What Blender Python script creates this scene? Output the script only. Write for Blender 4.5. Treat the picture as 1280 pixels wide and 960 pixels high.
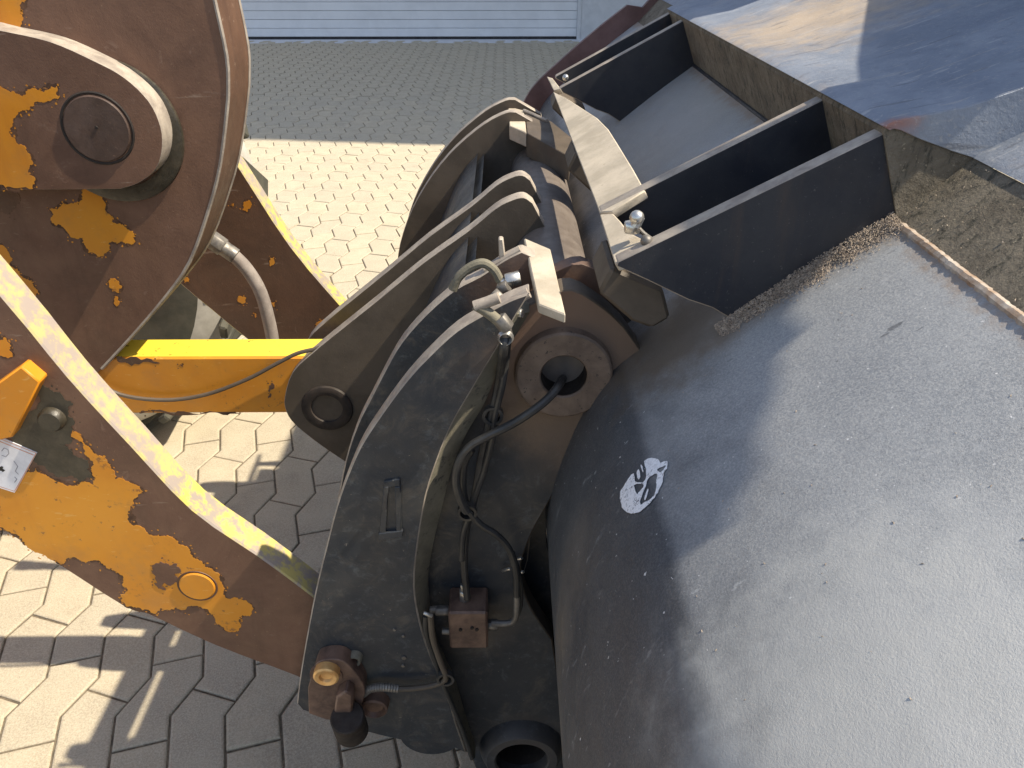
import bpy, bmesh, math, random
from mathutils import Vector, Matrix, noise
R = math.radians
random.seed(7)
for o in list(bpy.data.objects):
    bpy.data.objects.remove(o, do_unlink=True)
scene = bpy.context.scene
COL = scene.collection

# ------------------------------------------------------------------ camera, sky, sun, exposure
CAM_H, PITCH, FPX = 1.6, R(30.5), 985.0
PSI = math.atan(10 * math.cos(PITCH) / FPX)
cam_data = bpy.data.cameras.new('camera')
cam_data.sensor_width = 36.0
cam_data.lens = 36.0 * FPX / 1280.0
cam_data.clip_start, cam_data.clip_end = 0.01, 300.0
cam = bpy.data.objects.new('camera', cam_data)
cam.location = (0, 0, CAM_H)
cam.rotation_euler = (math.pi / 2 - PITCH, 0, -PSI)
COL.objects.link(cam)
scene.camera = cam

SUN = Vector((0.77, -0.10, 1.0)).normalized()
SUN_EL = math.asin(SUN.z)
SUN_AZ = math.atan2(SUN.x, SUN.y)
world = bpy.data.worlds.new('World')
scene.world = world
world.use_nodes = True
wn = world.node_tree
wn.nodes.clear()
w_out = wn.nodes.new('ShaderNodeOutputWorld')
w_bg = wn.nodes.new('ShaderNodeBackground')
w_sky = wn.nodes.new('ShaderNodeTexSky')
w_sky.sky_type = 'NISHITA'
w_sky.sun_disc = False
w_sky.sun_elevation = SUN_EL
w_sky.sun_rotation = SUN_AZ
w_sky.dust_density = 1.2
w_bg.inputs['Strength'].default_value = 0.125
w_hs = wn.nodes.new('ShaderNodeHueSaturation')
w_hs.inputs['Saturation'].default_value = 0.80
wn.links.new(w_sky.outputs[0], w_hs.inputs['Color'])
wn.links.new(w_hs.outputs[0], w_bg.inputs[0])
wn.links.new(w_bg.outputs[0], w_out.inputs[0])
sd = bpy.data.lights.new('sun', 'SUN')
sd.energy = 4.6
sd.angle = R(0.6)
sd.color = (1.0, 0.89, 0.71)
sun = bpy.data.objects.new('sun', sd)
sun.rotation_euler = (-SUN).to_track_quat('-Z', 'Y').to_euler()
sun.location = (4, 2, 9)
COL.objects.link(sun)
scene.view_settings.view_transform = 'Standard'
scene.view_settings.look = 'None'
scene.view_settings.exposure = 0.83
scene.view_settings.gamma = 1.0
scene.view_settings.use_curve_mapping = False

# ------------------------------------------------------------------ measuring helpers
def ray(px, py):
    u = (px - 640) / FPX
    v = (py - 480) / FPX
    Y = math.cos(PITCH) - v * math.sin(PITCH)
    h = math.sin(PITCH) + v * math.cos(PITCH)
    c, s = math.cos(PSI), math.sin(PSI)
    return Vector((u * c + Y * s, -u * s + Y * c, -h))
EYE = Vector((0, 0, CAM_H))
def PY(px, py, y):
    r = ray(px, py)
    return EYE + r * (y / r.y)
def PZ(px, py, z):
    r = ray(px, py)
    return EYE + r * ((z - CAM_H) / r.z)
def XZ(pts, y):
    return [(p.x, p.z) for p in (PY(a, b, y) for a, b in pts)]
def proj(p):
    d = Vector(p) - EYE
    c, s = math.cos(PSI), math.sin(PSI)
    x = d.x * c - d.y * s
    y = d.x * s + d.y * c
    dep = y * math.cos(PITCH) - d.z * math.sin(PITCH)
    up = y * math.sin(PITCH) + d.z * math.cos(PITCH)
    if dep < 1e-4:
        return None
    return (640 + FPX * x / dep, 480 - FPX * up / dep, dep)

def curve(pts, n=6, closed=False):
    """Catmull-Rom through the points (any dimension)."""
    P = [Vector(p) for p in pts]
    out = []
    m = len(P)
    rng = m if closed else m - 1
    for i in range(rng):
        if closed:
            p0, p1, p2, p3 = P[(i - 1) % m], P[i], P[(i + 1) % m], P[(i + 2) % m]
        else:
            p1, p2 = P[i], P[i + 1]
            p0 = P[i - 1] if i > 0 else p1 * 2 - p2
            p3 = P[i + 2] if i + 2 < m else p2 * 2 - p1
        for k in range(n):
            t = k / n
            out.append(0.5 * ((2 * p1) + (p2 - p0) * t + (2 * p0 - 5 * p1 + 4 * p2 - p3) * t * t + (3 * p1 - p0 - 3 * p2 + p3) * t ** 3))
    if not closed:
        out.append(P[-1])
    return [tuple(p) for p in out]

# ------------------------------------------------------------------ object helpers
ROOTLOC = {}
def root_of(o):
    while o.parent:
        o = o.parent
    return o
def tag(o, label=None, cat=None, group=None, kind=None):
    if label: o['label'] = label
    if cat: o['category'] = cat
    if group: o['group'] = group
    if kind: o['kind'] = kind
    return o
def thing(name, loc, label, cat, group=None):
    o = bpy.data.objects.new(name, None)
    o.empty_display_size = 0.1
    o.location = loc
    COL.objects.link(o)
    return tag(o, label, cat, group)
def obj(name, bm, mats, parent=None, smooth=35, kind=None, label=None):
    if parent:
        bmesh.ops.translate(bm, verts=bm.verts, vec=-Vector(root_of(parent).location))
    me = bpy.data.meshes.new(name)
    bm.to_mesh(me)
    bm.free()
    for m in (mats if isinstance(mats, (list, tuple)) else [mats]):
        me.materials.append(m)
    if smooth:
        me.shade_smooth()
        me.set_sharp_from_angle(angle=R(smooth))
    o = bpy.data.objects.new(name, me)
    COL.objects.link(o)
    if parent:
        o.parent = parent
    if kind: o['kind'] = kind
    if label: o['label'] = label
    return o

def bevel_sharp(bm, w, seg=1, ang=40):
    es = [e for e in bm.edges if len(e.link_faces) == 2 and e.calc_face_angle(0) > R(ang)]
    if es and w > 0:
        bmesh.ops.bevel(bm, geom=es, offset=w, segments=seg, affect='EDGES', clamp_overlap=True)

def flat_fill(bm, loops):
    es = []
    for lp in loops:
        vs = [bm.verts.new(v) for v in lp]
        for i in range(len(vs)):
            es.append(bm.edges.new((vs[i], vs[(i + 1) % len(vs)])))
    bmesh.ops.triangle_fill(bm, use_beauty=True, use_dissolve=False, edges=es)

def circ(cx, cz, r, n=28):
    return [(cx + r * math.cos(2 * math.pi * i / n), cz + r * math.sin(2 * math.pi * i / n)) for i in range(n)]

def plate(pts, y0, t, holes=(), bevel=0.0025, rim=True, bm=None):
    """Sheet lying across Y: outline in (x, z), near face at y0, thickness t going away."""
    own = bm is None
    b = bmesh.new()
    loops = [[(x, y0, z) for x, z in pts]]
    for h in holes:
        loops.append([(x, y0, z) for x, z in circ(*h)])
    flat_fill(b, loops)
    bmesh.ops.remove_doubles(b, verts=b.verts, dist=1e-6)
    geo = bmesh.ops.extrude_face_region(b, geom=b.faces[:])
    bmesh.ops.translate(b, verts=[g for g in geo['geom'] if isinstance(g, bmesh.types.BMVert)], vec=(0, t, 0))
    bmesh.ops.recalc_face_normals(b, faces=b.faces)
    bevel_sharp(b, bevel)
    for f in b.faces:
        f.normal_update()
        f.material_index = 1 if (rim and abs(f.normal.y) < 0.85) else 0
    return b

def join(bm, other):
    me = bpy.data.meshes.new('tmp')
    other.to_mesh(me)
    other.free()
    bm.from_mesh(me)
    bpy.data.meshes.remove(me)
    return bm

def lathe_y(c, prof, n=40, closed_ends=True):
    """Revolve (radius, y) profile round the Y axis through c=(x, z)."""
    b = bmesh.new()
    rings = []
    for r, y in prof:
        if r < 1e-6:
            rings.append([b.verts.new((c[0], y, c[1]))])
        else:
            rings.append([b.verts.new((c[0] + r * math.cos(2 * math.pi * i / n), y, c[1] + r * math.sin(2 * math.pi * i / n))) for i in range(n)])
    for a, d in zip(rings, rings[1:]):
        for i in range(n):
            j = (i + 1) % n
            if len(a) == 1 and len(d) == 1: continue
            if len(a) == 1: b.faces.new((a[0], d[i], d[j]))
            elif len(d) == 1: b.faces.new((a[i], d[0], a[j]))
            else: b.faces.new((a[i], d[i], d[j], a[j]))
    bmesh.ops.recalc_face_normals(b, faces=b.faces)
    return b

def tube(pts, r, n=10, sm=5, caps=True, bm=None, radii=None):
    b = bm or bmesh.new()
    P = [Vector(p) for p in (curve(pts, sm) if sm > 1 and len(pts) > 2 else pts)]
    prev = None
    t0 = (P[1] - P[0]).normalized()
    nrm = t0.orthogonal().normalized()
    rings = []
    for i, p in enumerate(P):
        t = (P[min(i + 1, len(P) - 1)] - P[max(i - 1, 0)]).normalized()
        nrm = (nrm - t * nrm.dot(t)).normalized()
        bn = t.cross(nrm)
        rr = radii(i / (len(P) - 1)) if radii else r
        rings.append([b.verts.new(p + (nrm * math.cos(2 * math.pi * k / n) + bn * math.sin(2 * math.pi * k / n)) * rr) for k in range(n)])
    for a, d in zip(rings, rings[1:]):
        for k in range(n):
            b.faces.new((a[k], a[(k + 1) % n], d[(k + 1) % n], d[k]))
    if caps:
        b.faces.new(rings[0][::-1])
        b.faces.new(rings[-1])
    return b

def box(lo, hi, bevel=0.002, bm=None, rot=None, seg=1):
    b = bmesh.new()
    lo, hi = Vector(lo), Vector(hi)
    bmesh.ops.create_cube(b, size=1.0)
    c, s = (lo + hi) / 2, hi - lo
    for v in b.verts:
        v.co = Vector((v.co.x * s.x, v.co.y * s.y, v.co.z * s.z))
    if bevel:
        bmesh.ops.bevel(b, geom=b.edges[:], offset=bevel, segments=seg, affect='EDGES')
    if rot:
        bmesh.ops.transform(b, matrix=rot.to_4x4(), verts=b.verts)
    bmesh.ops.translate(b, verts=b.verts, vec=c)
    if bm is not None:
        return join(bm, b)
    return b

def hexa(c, axis, r, l, n=6, bm=None, bev=0.1):
    """Short prism (nut, bolt head) centred on c along axis."""
    b = bmesh.new()
    bmesh.ops.create_cone(b, cap_ends=True, segments=n, radius1=r, radius2=r, depth=l)
    bevel_sharp(b, r * bev, 1, 50)
    q = Vector((0, 0, 1)).rotation_difference(Vector(axis))
    bmesh.ops.transform(b, matrix=Matrix.Translation(Vector(c)) @ q.to_matrix().to_4x4(), verts=b.verts)
    if bm is not None:
        return join(bm, b)
    return b

def jagged(pts, depth=4, amp=0.16, rnd=random):
    out = list(pts)
    for d in range(depth):
        nw = []
        for i in range(len(out)):
            a, c = Vector(out[i]), Vector(out[(i + 1) % len(out)])
            nw.append(tuple(a))
            l = (c - a).length
            if l < .0018: continue
            m = (a + c) / 2
            p = Vector((-(c - a).y, (c - a).x)) / max(l, 1e-9)
            nw.append(tuple(m + p * rnd.uniform(-1, 1) * amp * min(l, 0.03) + (c - a) * rnd.uniform(-.1, .1)))
        out = nw
    return out

# ------------------------------------------------------------------ materials
def nodes_of(name):
    m = bpy.data.materials.new(name)
    m.use_nodes = True
    nt = m.node_tree
    nt.nodes.clear()
    out = nt.nodes.new('ShaderNodeOutputMaterial')
    bs = nt.nodes.new('ShaderNodeBsdfPrincipled')
    nt.links.new(bs.outputs[0], out.inputs[0])
    return m, nt, bs

class NB:
    def __init__(s, name):
        s.m, s.nt, s.bs = nodes_of(name)
        s.tc = s.nt.nodes.new('ShaderNodeTexCoord')
        s.geo = s.nt.nodes.new('ShaderNodeNewGeometry')
    def link(s, a, b): s.nt.links.new(a, b)
    def coords(s, world=False, scale=None, rot=None):
        src = s.geo.outputs['Position'] if world else s.tc.outputs['Object']
        if scale or rot:
            mp = s.nt.nodes.new('ShaderNodeMapping')
            if scale: mp.inputs['Scale'].default_value = scale
            if rot: mp.inputs['Rotation'].default_value = rot
            s.link(src, mp.inputs[0])
            return mp.outputs[0]
        return src
    def noise(s, scale, detail=6, rough=0.6, dist=0.0, world=False, stretch=None, rot=None):
        n = s.nt.nodes.new('ShaderNodeTexNoise')
        n.inputs['Scale'].default_value = scale
        n.inputs['Detail'].default_value = detail
        n.inputs['Roughness'].default_value = rough
        n.inputs['Distortion'].default_value = dist
        s.link(s.coords(world, stretch, rot), n.inputs['Vector'])
        return n.outputs['Fac']
    def vor(s, scale, feature='F1', out='Distance', world=False, stretch=None):
        n = s.nt.nodes.new('ShaderNodeTexVoronoi')
        n.feature = feature
        n.inputs['Scale'].default_value = scale
        s.link(s.coords(world, stretch), n.inputs['Vector'])
        return n.outputs[out]
    def ramp(s, fac, lo, hi, a=0.0, b=1.0):
        n = s.nt.nodes.new('ShaderNodeMapRange')
        n.interpolation_type = 'SMOOTHSTEP'
        n.inputs['From Min'].default_value = lo
        n.inputs['From Max'].default_value = hi
        n.inputs['To Min'].default_value = a
        n.inputs['To Max'].default_value = b
        s.link(fac, n.inputs['Value'])
        return n.outputs[0]
    def math(s, op, a, b=None):
        n = s.nt.nodes.new('ShaderNodeMath')
        n.operation = op
        for i, v in enumerate((a, b)):
            if v is None: continue
            if isinstance(v, (int, float)): n.inputs[i].default_value = v
            else: s.link(v, n.inputs[i])
        return n.outputs[0]
    def mix(s, fac, a, b, mode='MIX'):
        n = s.nt.nodes.new('ShaderNodeMix')
        n.data_type = 'RGBA'
        n.blend_type = mode
        if isinstance(fac, (int, float)): n.inputs[0].default_value = fac
        else: s.link(fac, n.inputs[0])
        for i, v in ((6, a), (7, b)):
            if isinstance(v, (tuple, list)): n.inputs[i].default_value = (*v[:3], 1)
            else: s.link(v, n.inputs[i])
        return n.outputs[2]
    def blob(s, c, r, soft=0.6, squash=(1, 1, 1), wob=0.35, ns=14):
        """Colour patch of radius r round world point c with a ragged edge."""
        d = s.nt.nodes.new('ShaderNodeVectorMath'); d.operation = 'SUBTRACT'
        s.link(s.geo.outputs['Position'], d.inputs[0]); d.inputs[1].default_value = c
        k = s.nt.nodes.new('ShaderNodeVectorMath'); k.operation = 'MULTIPLY'
        s.link(d.outputs[0], k.inputs[0]); k.inputs[1].default_value = squash
        l = s.nt.nodes.new('ShaderNodeVectorMath'); l.operation = 'LENGTH'
        s.link(k.outputs[0], l.inputs[0])
        q = s.math('MULTIPLY_ADD', s.noise(ns, 5, .65, world=True), wob * r * 2)
        q.node.inputs[2].default_value = -wob * r
        e = s.math('ADD', l.outputs['Value'], q)
        return s.ramp(e, r * (1 - soft), r, 1.0, 0.0)
    def bump(s, h, strength=0.3, dist=0.002):
        n = s.nt.nodes.new('ShaderNodeBump')
        n.inputs['Strength'].default_value = strength
        n.inputs['Distance'].default_value = dist
        s.link(h, n.inputs['Height'])
        s.link(n.outputs[0], s.bs.inputs['Normal'])
    def done(s, col, rough=0.6, metal=0.0, spec=None):
        if isinstance(col, (tuple, list)): s.bs.inputs['Base Color'].default_value = (*col[:3], 1)
        else: s.link(col, s.bs.inputs['Base Color'])
        if isinstance(rough, (int, float)): s.bs.inputs['Roughness'].default_value = rough
        else: s.link(rough, s.bs.inputs['Roughness'])
        s.bs.inputs['Metallic'].default_value = metal
        if spec is not None: s.bs.inputs['Specular IOR Level'].default_value = spec
        return s.m

def m_simple(name, c1, c2, scale=12, rough=0.6, metal=0.0, bump=0.15, fine=220, speck=None, spec=None, streak=None):
    b = NB(name)
    f = b.ramp(b.noise(scale, 6, .65, .3), .32, .68)
    col = b.mix(f, c1, c2)
    if streak:
        s = b.ramp(b.noise(26, 4, .6, stretch=(1, 1, .12)), .55, .75)
        col = b.mix(b.math('MULTIPLY', s, streak[1]), col, streak[0])
    if speck:
        s = b.ramp(b.noise(fine * .6, 3, .7), speck[1], speck[1] + .08)
        col = b.mix(s, col, speck[0])
    fn = b.noise(fine, 4, .7)
    b.bump(fn, bump, .001)
    rg = b.ramp(b.noise(scale * 2.3, 4), .3, .7, max(rough - .12, .05), min(rough + .12, 1))
    return b.done(col, rg, metal, spec)

M = {}
b = NB('worn_brown_arm_steel')
f = b.ramp(b.noise(7, 7, .7, .5), .3, .7)
col = b.mix(f, (.112, .056, .034), (.18, .095, .058))
st = b.ramp(b.noise(18, 5, .65, .3, stretch=(1, 1, .16)), .50, .72)
col = b.mix(b.math('MULTIPLY', st, .4), col, (.075, .038, .022))
pr = b.ramp(b.noise(34, 6, .75, .8), .60, .68)
col = b.mix(b.math('MULTIPLY', pr, .45), col, (.24, .15, .105))
sc = b.ramp(b.noise(70, 4, .65, stretch=(.12, 1, 1), rot=(0, .75, 0)), .66, .71)
col = b.mix(b.math('MULTIPLY', sc, .45), col, (.32, .24, .18))
sp = b.ramp(b.noise(190, 4, .75), .66, .72)
col = b.mix(b.math('MULTIPLY', sp, .7), col, (.32, .20, .12))
oc = b.ramp(b.noise(55, 6, .8, .5), .70, .73)
col = b.mix(b.math('MULTIPLY', oc, .8), col, (.48, .19, .02))
b.bump(b.math('ADD', b.noise(260, 4, .7), b.noise(60, 5, .7)), .3, .0012)
M['rust'] = b.done(col, b.ramp(b.noise(14, 5), .3, .7, .5, .75))
b = NB('dark_brown_steel')
f = b.ramp(b.noise(7, 7, .7, .5), .3, .7)
col = b.mix(f, (.085, .044, .026), (.14, .072, .04))
st = b.ramp(b.noise(18, 5, .65, .3, stretch=(1, 1, .16)), .50, .72)
col = b.mix(b.math('MULTIPLY', st, .4), col, (.075, .038, .022))
pr = b.ramp(b.noise(34, 6, .75, .8), .60, .68)
col = b.mix(b.math('MULTIPLY', pr, .45), col, (.24, .15, .105))
sc = b.ramp(b.noise(70, 4, .65, stretch=(.12, 1, 1), rot=(0, .75, 0)), .66, .71)
col = b.mix(b.math('MULTIPLY', sc, .45), col, (.32, .24, .18))
sp = b.ramp(b.noise(190, 4, .75), .66, .72)
col = b.mix(b.math('MULTIPLY', sp, .7), col, (.32, .20, .12))
oc = b.ramp(b.noise(55, 6, .8, .5), .70, .73)
col = b.mix(b.math('MULTIPLY', oc, .8), col, (.48, .19, .02))
b.bump(b.math('ADD', b.noise(260, 4, .7), b.noise(60, 5, .7)), .3, .0012)
M['rust_dark'] = b.done(col, b.ramp(b.noise(14, 5), .3, .7, .5, .75))
M['rust_edge'] = m_simple('dark_rust_edge', (.060, .028, .014), (.13, .062, .03), 60, .7, 0, .4, 240, ((.34, .15, .04), .60))
b = NB('orange_machine_paint')
f = b.ramp(b.noise(5, 5, .6, .4), .3, .7)
col = b.mix(f, (.60, .222, .010), (.69, .285, .018))
s = b.ramp(b.noise(60, 5, .7), .64, .70)
col = b.mix(b.math('MULTIPLY', s, .8), col, (.17, .07, .03))
s = b.math('MULTIPLY', b.ramp(b.noise(120, 5, .75), .52, .56), b.ramp(b.noise(9, 5, .7, .6), .56, .68))
col = b.mix(b.math('MULTIPLY', s, .85), col, (.13, .058, .03))
dm = b.ramp(b.noise(15, 6, .7), .48, .72)
col = b.mix(b.math('MULTIPLY', dm, .35), col, (.40, .20, .06))
lt = b.ramp(b.noise(140, 4, .7, stretch=(.3, 1, 1), rot=(0, .7, 0)), .64, .68)
col = b.mix(b.math('MULTIPLY', lt, .35), col, (.72, .46, .16))
st = b.ramp(b.noise(22, 4, .6, stretch=(1, 1, .15)), .56, .78)
col = b.mix(b.math('MULTIPLY', st, .35), col, (.42, .14, .02))
b.bump(b.noise(180, 4, .6), .12, .001)
M['orange'] = b.done(col, b.ramp(b.noise(11, 4), .3, .7, .38, .6))
b = NB('worn_yellow_edge')
f = b.ramp(b.noise(38, 6, .72, .2), .42, .58)
g = b.ramp(b.noise(3.1, 3, .5), .4, .6)
col = b.mix(f, (.30, .255, .22), (.56, .46, .10))
col = b.mix(g, col, b.mix(f, (.33, .275, .24), (.46, .385, .17)))
b.bump(b.noise(240, 4, .7), .25, .001)
M['yellow_edge'] = b.done(col, .6)
b = NB('sunlit_yellow_top')
f = b.ramp(b.noise(60, 6, .7), .60, .68)
col = b.mix(f, (.74, .56, .05), (.10, .05, .02))
M['rod_edge'] = b.done(col, .5)  # top face of the rod: sunlit yellow put into the colour
M['tan_edge'] = m_simple('worn_dusty_edge', (.24, .205, .175), (.40, .35, .29), 30, .6, 0, .25, 260)
M['tan'] = m_simple('sandy_dust_on_steel', (.36, .315, .245), (.52, .455, .36), 14, .85, 0, .35, 330, ((.33, .28, .2), .62))
M['steel'] = m_simple('bare_zinc_steel', (.45, .44, .42), (.62, .61, .58), 30, .32, .85, .1)
M['dull_steel'] = m_simple('dull_dirty_steel', (.13, .12, .11), (.27, .25, .22), 40, .5, .5, .2)
M['rubber'] = m_simple('black_hose_rubber', (.02, .02, .021), (.045, .043, .04), 20, .5, 0, .1)
M['hose_grey'] = m_simple('dusty_grey_hose', (.20, .17, .15), (.30, .26, .23), 30, .7, 0, .3, 300)
M['tyre'] = m_simple('dusty_tyre_rubber', (.36, .34, .30), (.5, .48, .43), 9, .85, 0, .3, 180)
M['tyre_side'] = m_simple('dark_tyre_wall', (.045, .045, .035), (.085, .08, .06), 9, .85, 0, .3, 180)
M['pincap'] = m_simple('greasy_brown_pin', (.062, .038, .028), (.105, .066, .05), 22, .55, 0, .3, 240, ((.2, .13, .09), .66))
M['hole'] = m_simple('greasy_dark_bore', (.014, .010, .008), (.034, .024, .018), 30, .75)
M['brass'] = m_simple('bright_copper_bolt', (.62, .34, .12), (.80, .52, .22), 40, .4, .45, .2)
M['rustlug'] = m_simple('bare_rusty_lug', (.085, .052, .040), (.20, .125, .09), 26, .55, .1, .4, 240)
b = NB('worn_white_print')
col = b.mix(b.ramp(b.noise(60, 4, .6, world=True), .3, .7), (.80, .81, .84), (.88, .88, .90))
w1 = b.ramp(b.noise(330, 5, .8, world=True), .50, .58)
w2 = b.ramp(b.noise(75, 5, .7, .5, world=True), .46, .60)
col = b.mix(b.math('MULTIPLY', w1, b.math('ADD', b.math('MULTIPLY', w2, .8), .2)), col, (.10, .105, .12))
M['white'] = b.done(col, .5)
M['sticker'] = m_simple('dusty_white_sticker', (.66, .66, .69), (.80, .80, .83), 40, .5, 0, .05, 200, ((.5, .49, .5), .66))
M['ink'] = m_simple('grey_print', (.28, .28, .32), (.36, .35, .38), 60, .6)
M['black_ink'] = m_simple('black_print', (.01, .01, .01), (.02, .02, .02), 60, .6)
M['red_ink'] = m_simple('faded_red_print', (.55, .20, .10), (.66, .30, .16), 60, .6)
M['dark_tone'] = m_simple('dark_recess_tone', (.03, .026, .018), (.06, .05, .035), 40, .4, 0, .5, 200)  # pin colour, also painted shade of the recess and the link gap

# black painted coupler
b = NB('black_coupler_paint')
f = b.ramp(b.noise(6, 6, .65, .4), .3, .72)
col = b.mix(f, (.018, .024, .033), (.042, .045, .050))
d = b.ramp(b.noise(17, 7, .75, .8), .48, .72)
col = b.mix(b.math('MULTIPLY', d, .6), col, (.12, .105, .085))
d2 = b.ramp(b.noise(48, 6, .75, .4), .54, .68)
col = b.mix(b.math('MULTIPLY', d2, .45), col, (.10, .115, .125))
sp = b.ramp(b.noise(120, 4, .75), .66, .72)
col = b.mix(b.math('MULTIPLY', sp, .7), col, (.30, .27, .22))
for c, r, k, cc in (((PY(705, 460, .9)), .17, .95, (.19, .125, .085)), ((PY(700, 380, .95)), .15, .95, (.19, .115, .08)),
                    ((PY(760, 440, .9)), .12, .85, (.17, .115, .08)), ((PY(720, 545, .9)), .11, .7, (.17, .12, .085)),
                    ((PY(655, 930, .9)), .10, .45, (.11, .09, .075)), ((PY(595, 790, .9)), .09, .55, (.10, .085, .075)),
                    ((PY(430, 880, .85)), .07, .55, (.12, .08, .06)), ((PY(440, 845, .85)), .06, .5, (.13, .14, .12)),
                    ((PY(560, 640, .85)), .05, .4, (.12, .11, .085))):
    m = b.math('MULTIPLY', b.blob(tuple(c), r, .75), k)
    col = b.mix(m, col, cc)
b.bump(b.math('ADD', b.noise(210, 5, .7), b.noise(40, 4, .6)), .28, .0015)
M['black'] = b.done(col, b.ramp(b.noise(13, 5), .3, .7, .38, .68))
M['brownblack'] = m_simple('brown_dusty_plate', (.068, .053, .038), (.115, .09, .066), 8, .6, 0, .25, 230, ((.22, .18, .13), .7))
M['ringbrown'] = m_simple('greasy_brown_ring', (.11, .078, .058), (.20, .145, .108), 22, .6, 0, .4, 240, ((.05, .04, .033), .6), streak=((.06, .045, .035), .6))
M['tubepaint'] = m_simple('brown_grey_tube_paint', (.115, .094, .080), (.175, .148, .128), 14, .5, 0, .2, 230, ((.27, .2, .15), .68))

# bucket
b = NB('scuffed_black_bucket_steel')
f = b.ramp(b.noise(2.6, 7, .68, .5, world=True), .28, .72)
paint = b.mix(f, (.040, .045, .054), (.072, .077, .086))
lit_dust = b.mix(f, (.235, .247, .262), (.35, .36, .37))
g = b.ramp(b.noise(420, 3, .8, world=True), .42, .64)
paint = b.mix(b.math('MULTIPLY', g, .35), paint, (.17, .17, .17))
lit_dust = b.mix(b.math('MULTIPLY', g, .5), lit_dust, (.50, .50, .49))
gs = b.ramp(b.noise(300, 3, .75, world=True), .52, .70)
lit_dust = b.mix(b.math('MULTIPLY', gs, .42), lit_dust, (.13, .135, .145))
# upward slopes get a paler dusty tone, so sunlight contrast is in the colour
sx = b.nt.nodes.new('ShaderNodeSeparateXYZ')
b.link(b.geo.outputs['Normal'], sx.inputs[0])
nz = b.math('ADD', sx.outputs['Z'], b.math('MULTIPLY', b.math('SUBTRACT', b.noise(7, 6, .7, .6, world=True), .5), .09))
col = b.mix(b.ramp(nz, .690, .785), paint, lit_dust)
sc = b.ramp(b.noise(60, 5, .7, .2, world=True, stretch=(.35, 1, .35), rot=(0, .3, .6)), .60, .72)
col = b.mix(b.math('MULTIPLY', sc, .4), col, (.36, .37, .38))
for rz, th, cc in ((.9, .685, (.40, .41, .42)), (-.5, .70, (.05, .052, .058)), (.25, .70, (.38, .39, .40))):
    s1 = b.ramp(b.noise(95, 3, .55, .15, world=True, stretch=(.05, 1, .4), rot=(0, .64, rz)), th, th + .03)
    s1 = b.math('MULTIPLY', s1, b.ramp(b.noise(6, 4, .6, world=True), .45, .6))
    col = b.mix(b.math('MULTIPLY', s1, .55), col, cc)
wh = b.ramp(b.noise(150, 2, .6, world=True), .725, .75)
col = b.mix(wh, col, (.62, .62, .62))
dk = b.ramp(b.noise(90, 4, .7, world=True), .68, .76)
col = b.mix(b.math('MULTIPLY', dk, .6), col, (.05, .052, .056))
for c, r, k, cc, so in ((PY(860, 150, 1.62), .40, .55, (.33, .30, .255), .7), (PY(1190, 900, .30), .24, .85, (.56, .56, .54), .9), (PY(980, 880, .35), .2, .45, (.36, .36, .34), .9),  # pale lower-right blobs: dusty tone with sunlit brightness painted in
                    (PY(840, 420, .88), .14, .85, (.13, .098, .066), .7), (PY(725, 800, .66), .09, .6, (.17, .15, .125), .9),
                    (PY(715, 930, .6), .10, .6, (.19, .165, .135), .9), (PY(872, 574, .70), .016, .8, (.42, .42, .43), .95), (PY(858, 588, .70), .015, .7, (.42, .42, .43), .95), (PY(820, 690, .62), .02, .6, (.36, .36, .37), .95), (PY(930, 470, .75), .016, .5, (.36, .36, .37), .95),
                    (PY(715, 700, .7), .10, .4, (.16, .14, .12), .8)):
    m = b.math('MULTIPLY', b.blob(tuple(c), r, so, wob=.5, ns=22), k)
    col = b.mix(m, col, cc)
sp_ = b.nt.nodes.new('ShaderNodeSeparateXYZ')
b.link(b.geo.outputs['Position'], sp_.inputs[0])
wob = b.math('MULTIPLY', b.math('SUBTRACT', b.noise(34, 6, .75, world=True), .5), .06)
m1 = b.ramp(b.math('ADD', sp_.outputs['X'], wob), .402, .428)
col = b.mix(b.math('MULTIPLY', m1, .8), col, (.27, .20, .145))
m2 = b.math('MULTIPLY', b.ramp(b.math('ADD', sp_.outputs['Y'], wob), .775, .83), b.ramp(sp_.outputs['Y'], .90, .86))
m2 = b.math('MULTIPLY', m2, b.ramp(sp_.outputs['X'], .20, .28))
col = b.mix(b.math('MULTIPLY', m2, .75), col, (.20, .165, .13))
b.bump(b.math('ADD', b.noise(520, 3, .8, world=True), b.math('ADD', b.math('MULTIPLY', b.noise(70, 4, .6, world=True), .8), b.math('MULTIPLY', b.noise(9, 3, .5, world=True), 2.5))), .34, .0014)
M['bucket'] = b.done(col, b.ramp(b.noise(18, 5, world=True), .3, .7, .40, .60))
M['ribpaint'] = m_simple('dark_bucket_rib_paint', (.012, .014, .022), (.028, .029, .034), 9, .5, 0, .3, 460, ((.085, .08, .075), .65), streak=((.06, .042, .034), .6))
b = NB('dirty_bucket_beam')
f = b.ramp(b.noise(16, 7, .72, .6), .34, .66)
col = b.mix(f, (.115, .095, .068), (.20, .17, .125))
h = b.ramp(b.noise(90, 5, .75, stretch=(1, 1, .3)), .5, .66)
col = b.mix(h, col, (.055, .05, .036))
gr = b.ramp(b.noise(210, 3, .7), .62, .7)
col = b.mix(b.math('MULTIPLY', gr, .8), col, (.34, .29, .2))
b.bump(b.math('ADD', b.noise(150, 5, .75), b.noise(46, 4, .7)), .8, .004)
M['beam'] = b.done(col, .85)
b = NB('polished_bucket_lip')
f = b.ramp(b.noise(9, 7, .7, .5), .34, .66)
col = b.mix(f, (.19, .22, .275), (.27, .30, .355))  # blue of the reflected sky put into the base colour
rs = b.ramp(b.noise(5, 6, .7, .6), .56, .70)
col = b.mix(b.math('MULTIPLY', rs, .35), col, (.36, .30, .25))
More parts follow.
